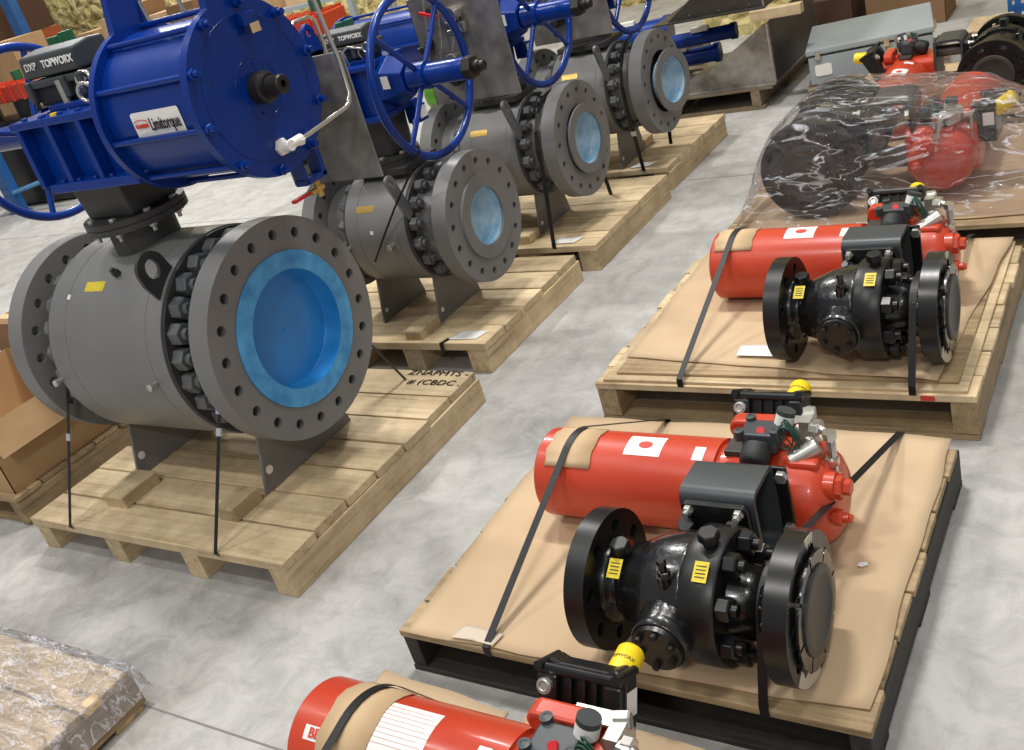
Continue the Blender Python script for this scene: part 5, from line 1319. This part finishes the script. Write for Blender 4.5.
# dark rusty stack behind the tall posts
rs = empty('rack_load', (-13.95, 8.6, 0), 'dark rust-brown crate stack in the rack, upper left corner', 'crate')
for k in range(3): f = MB(); f.b2((-1.1, -.5, .4 + k * 1.15), (1.1, .5, 1.3 + k * 1.15)); f.build('crate', 'dark_brown', rs, bevel=.01)
f = MB(); f.b2((-1.3, -.55, .2), (1.1, .55, .39)); f.build('rack_beam', 'rack_orange', rs)
f = MB(); f.b2((-1.3, -.55, 1.31), (1.1, .55, 1.54)); f.build('rack_beam', 'rack_orange', rs)
f = MB(); f.b2((-1.3, -.55, 2.46), (1.1, .55, 2.69)); f.build('rack_beam', 'rack_orange', rs)
f = MB(); f.b2((-1.1, -.4, 0), (-.9, .4, .199)); f.b2((.9, -.4, 0), (1.1, .4, .199)); f.build('foot', 'rack_orange', rs)
for k in range(3):
    carton((-11.05, 7.15, .53 * k), (.62, .5, .525), .06 * k, ('bottom carton of the column at the far left', 'middle carton of the column at the far left', 'top carton of the column at the far left')[k], m='carton', group='carton column far left')
# second row of red-topped units behind the blue ones
def red_row(x, y, w_, zt, label):
    r = empty('red_power_unit', (x, y, 0), label, 'machine', 'red-topped machines in the back row', rz=.05)
    f = MB(); f.b2((-w_ / 2, -.22, .02), (w_ / 2, .22, zt - .34)); f.build('base', 'black_smooth', r, bevel=.02)
    f = MB(); f.cyl((-w_ * .3, -.05, zt - .35), (-w_ * .3, -.05, zt - .17), .1, seg=24); f.build('pedestal', 'black_smooth', r)
    f = MB(); f.cyl((w_ * .2, 0, zt - .35), (w_ * .2, 0, zt - .17), .12, seg=24); f.build('pedestal', 'black_smooth', r)
    f = MB(); f.b2((-w_ / 2, -.16, zt - .17), (w_ / 2, .16, zt - .02)); t_ = f.build('housing', 'red_paint', r, bevel=.012)
    for k in range(7): f = MB(); f.b2((-w_ / 2 + w_ * (k + .3) / 7, -.175, zt - .18), (-w_ / 2 + w_ * (k + .3) / 7 + .025, .175, zt)); f.build('rib', 'red_paint', t_)
    f = MB(); f.torus((-w_ * .28, -.2, zt - .14), (.3, -1, 0), .06, .014, 26, 8); f.build('eye_ring', 'tubing', t_)
    f = MB(); f.b2((-w_ * .34, -.182, zt - .16), (-w_ * .18, -.176, zt - .03)); f.build('label', 'white_label', t_)
    f = MB(); f.cyl((w_ * .25, 0, zt), (w_ * .25, 0, zt + .09), .05, seg=16); f.build('indicator', 'green_dark', t_)
red_row(-10.15, 6.3, 1.15, 1.24, 'red-topped black machine seen left of the big blue housing')
red_row(-6.05, 6.5, .62, 1.20, 'red-topped machine seen right of the big blue cylinder')
# green bag behind the near handwheel
f = MB(); f.ball((-3.62, 4.80, .76), .12, 18, 12, (1.1, .5, 1.0)); 
for v in f.v: v += Vector((.02 * noise.noise(v * 9), .02 * noise.noise(v * 9 + Vector((3, 1, 2))), .02 * noise.noise(v * 8)))
f.cyl((-3.62, 4.8, .15), (-3.62, 4.8, .68), .05, seg=12)
o = f.build('green_bag', 'green_bag'); tag(o, 'lime green bag behind the near handwheel', 'bag')
# stack behind the far valve, cartons near the wall
for k in range(4):
    f = MB(); f.b2((-1.17, 6.75 + .03 * k, .001 + .043 * k), (-.94, 7.2, .042 + .043 * k)); o = f.build('timber_plank', ('grey_pine_Y', 'pine_Y')[k % 2], bevel=.003)
    tag(o, ('lowest plank of the timber stack right of the grey enclosure', 'second plank up in the timber stack right of the enclosure', 'third plank up in the timber stack right of the enclosure', 'top plank of the timber stack right of the grey enclosure')[k], 'plank', 'planks right of the enclosure')

carton((-2.35, 8.1, 0), (.5, .4, .30), 0, 'carton by the foam wall behind the grey enclosure', m='dark_brown', group='cartons by the right wall')  # shade near the wall is put into this dark brown
carton((-1.75, 8.15, 0), (.55, .4, .26), 0, 'brown carton by the wall right of the darker one', m='carton_dark', group='cartons by the right wall')  # darker board color carries the wall shade here too
carton((-.35, 8.1, 0), (.7, .5, .45), 0, 'carton by the wall behind the right rack post', m='carton', group='cartons by the right wall')

# small scraps
f = MB(); f.prism2([(-.012, -.006), (.0, -.010), (.013, .002), (.006, .010), (-.008, .006)], 2, 0, .001)
for v in f.v: v += Vector((-.624, 1.885, .1515))
o = f.build('paper_scrap', 'white_plastic'); tag(o, 'tiny white paper scrap on the near cardboard right of the black valve', 'paper')
f = MB(); f.b2((-.640, 2.6535, .133), (-.600, 2.6545, .150)); ch = f.build('paint_mark', 'red_ink', None, 'small red paint mark'); ch.parent = PB; ch.location = (-PB.location.x, -PB.location.y, 0)
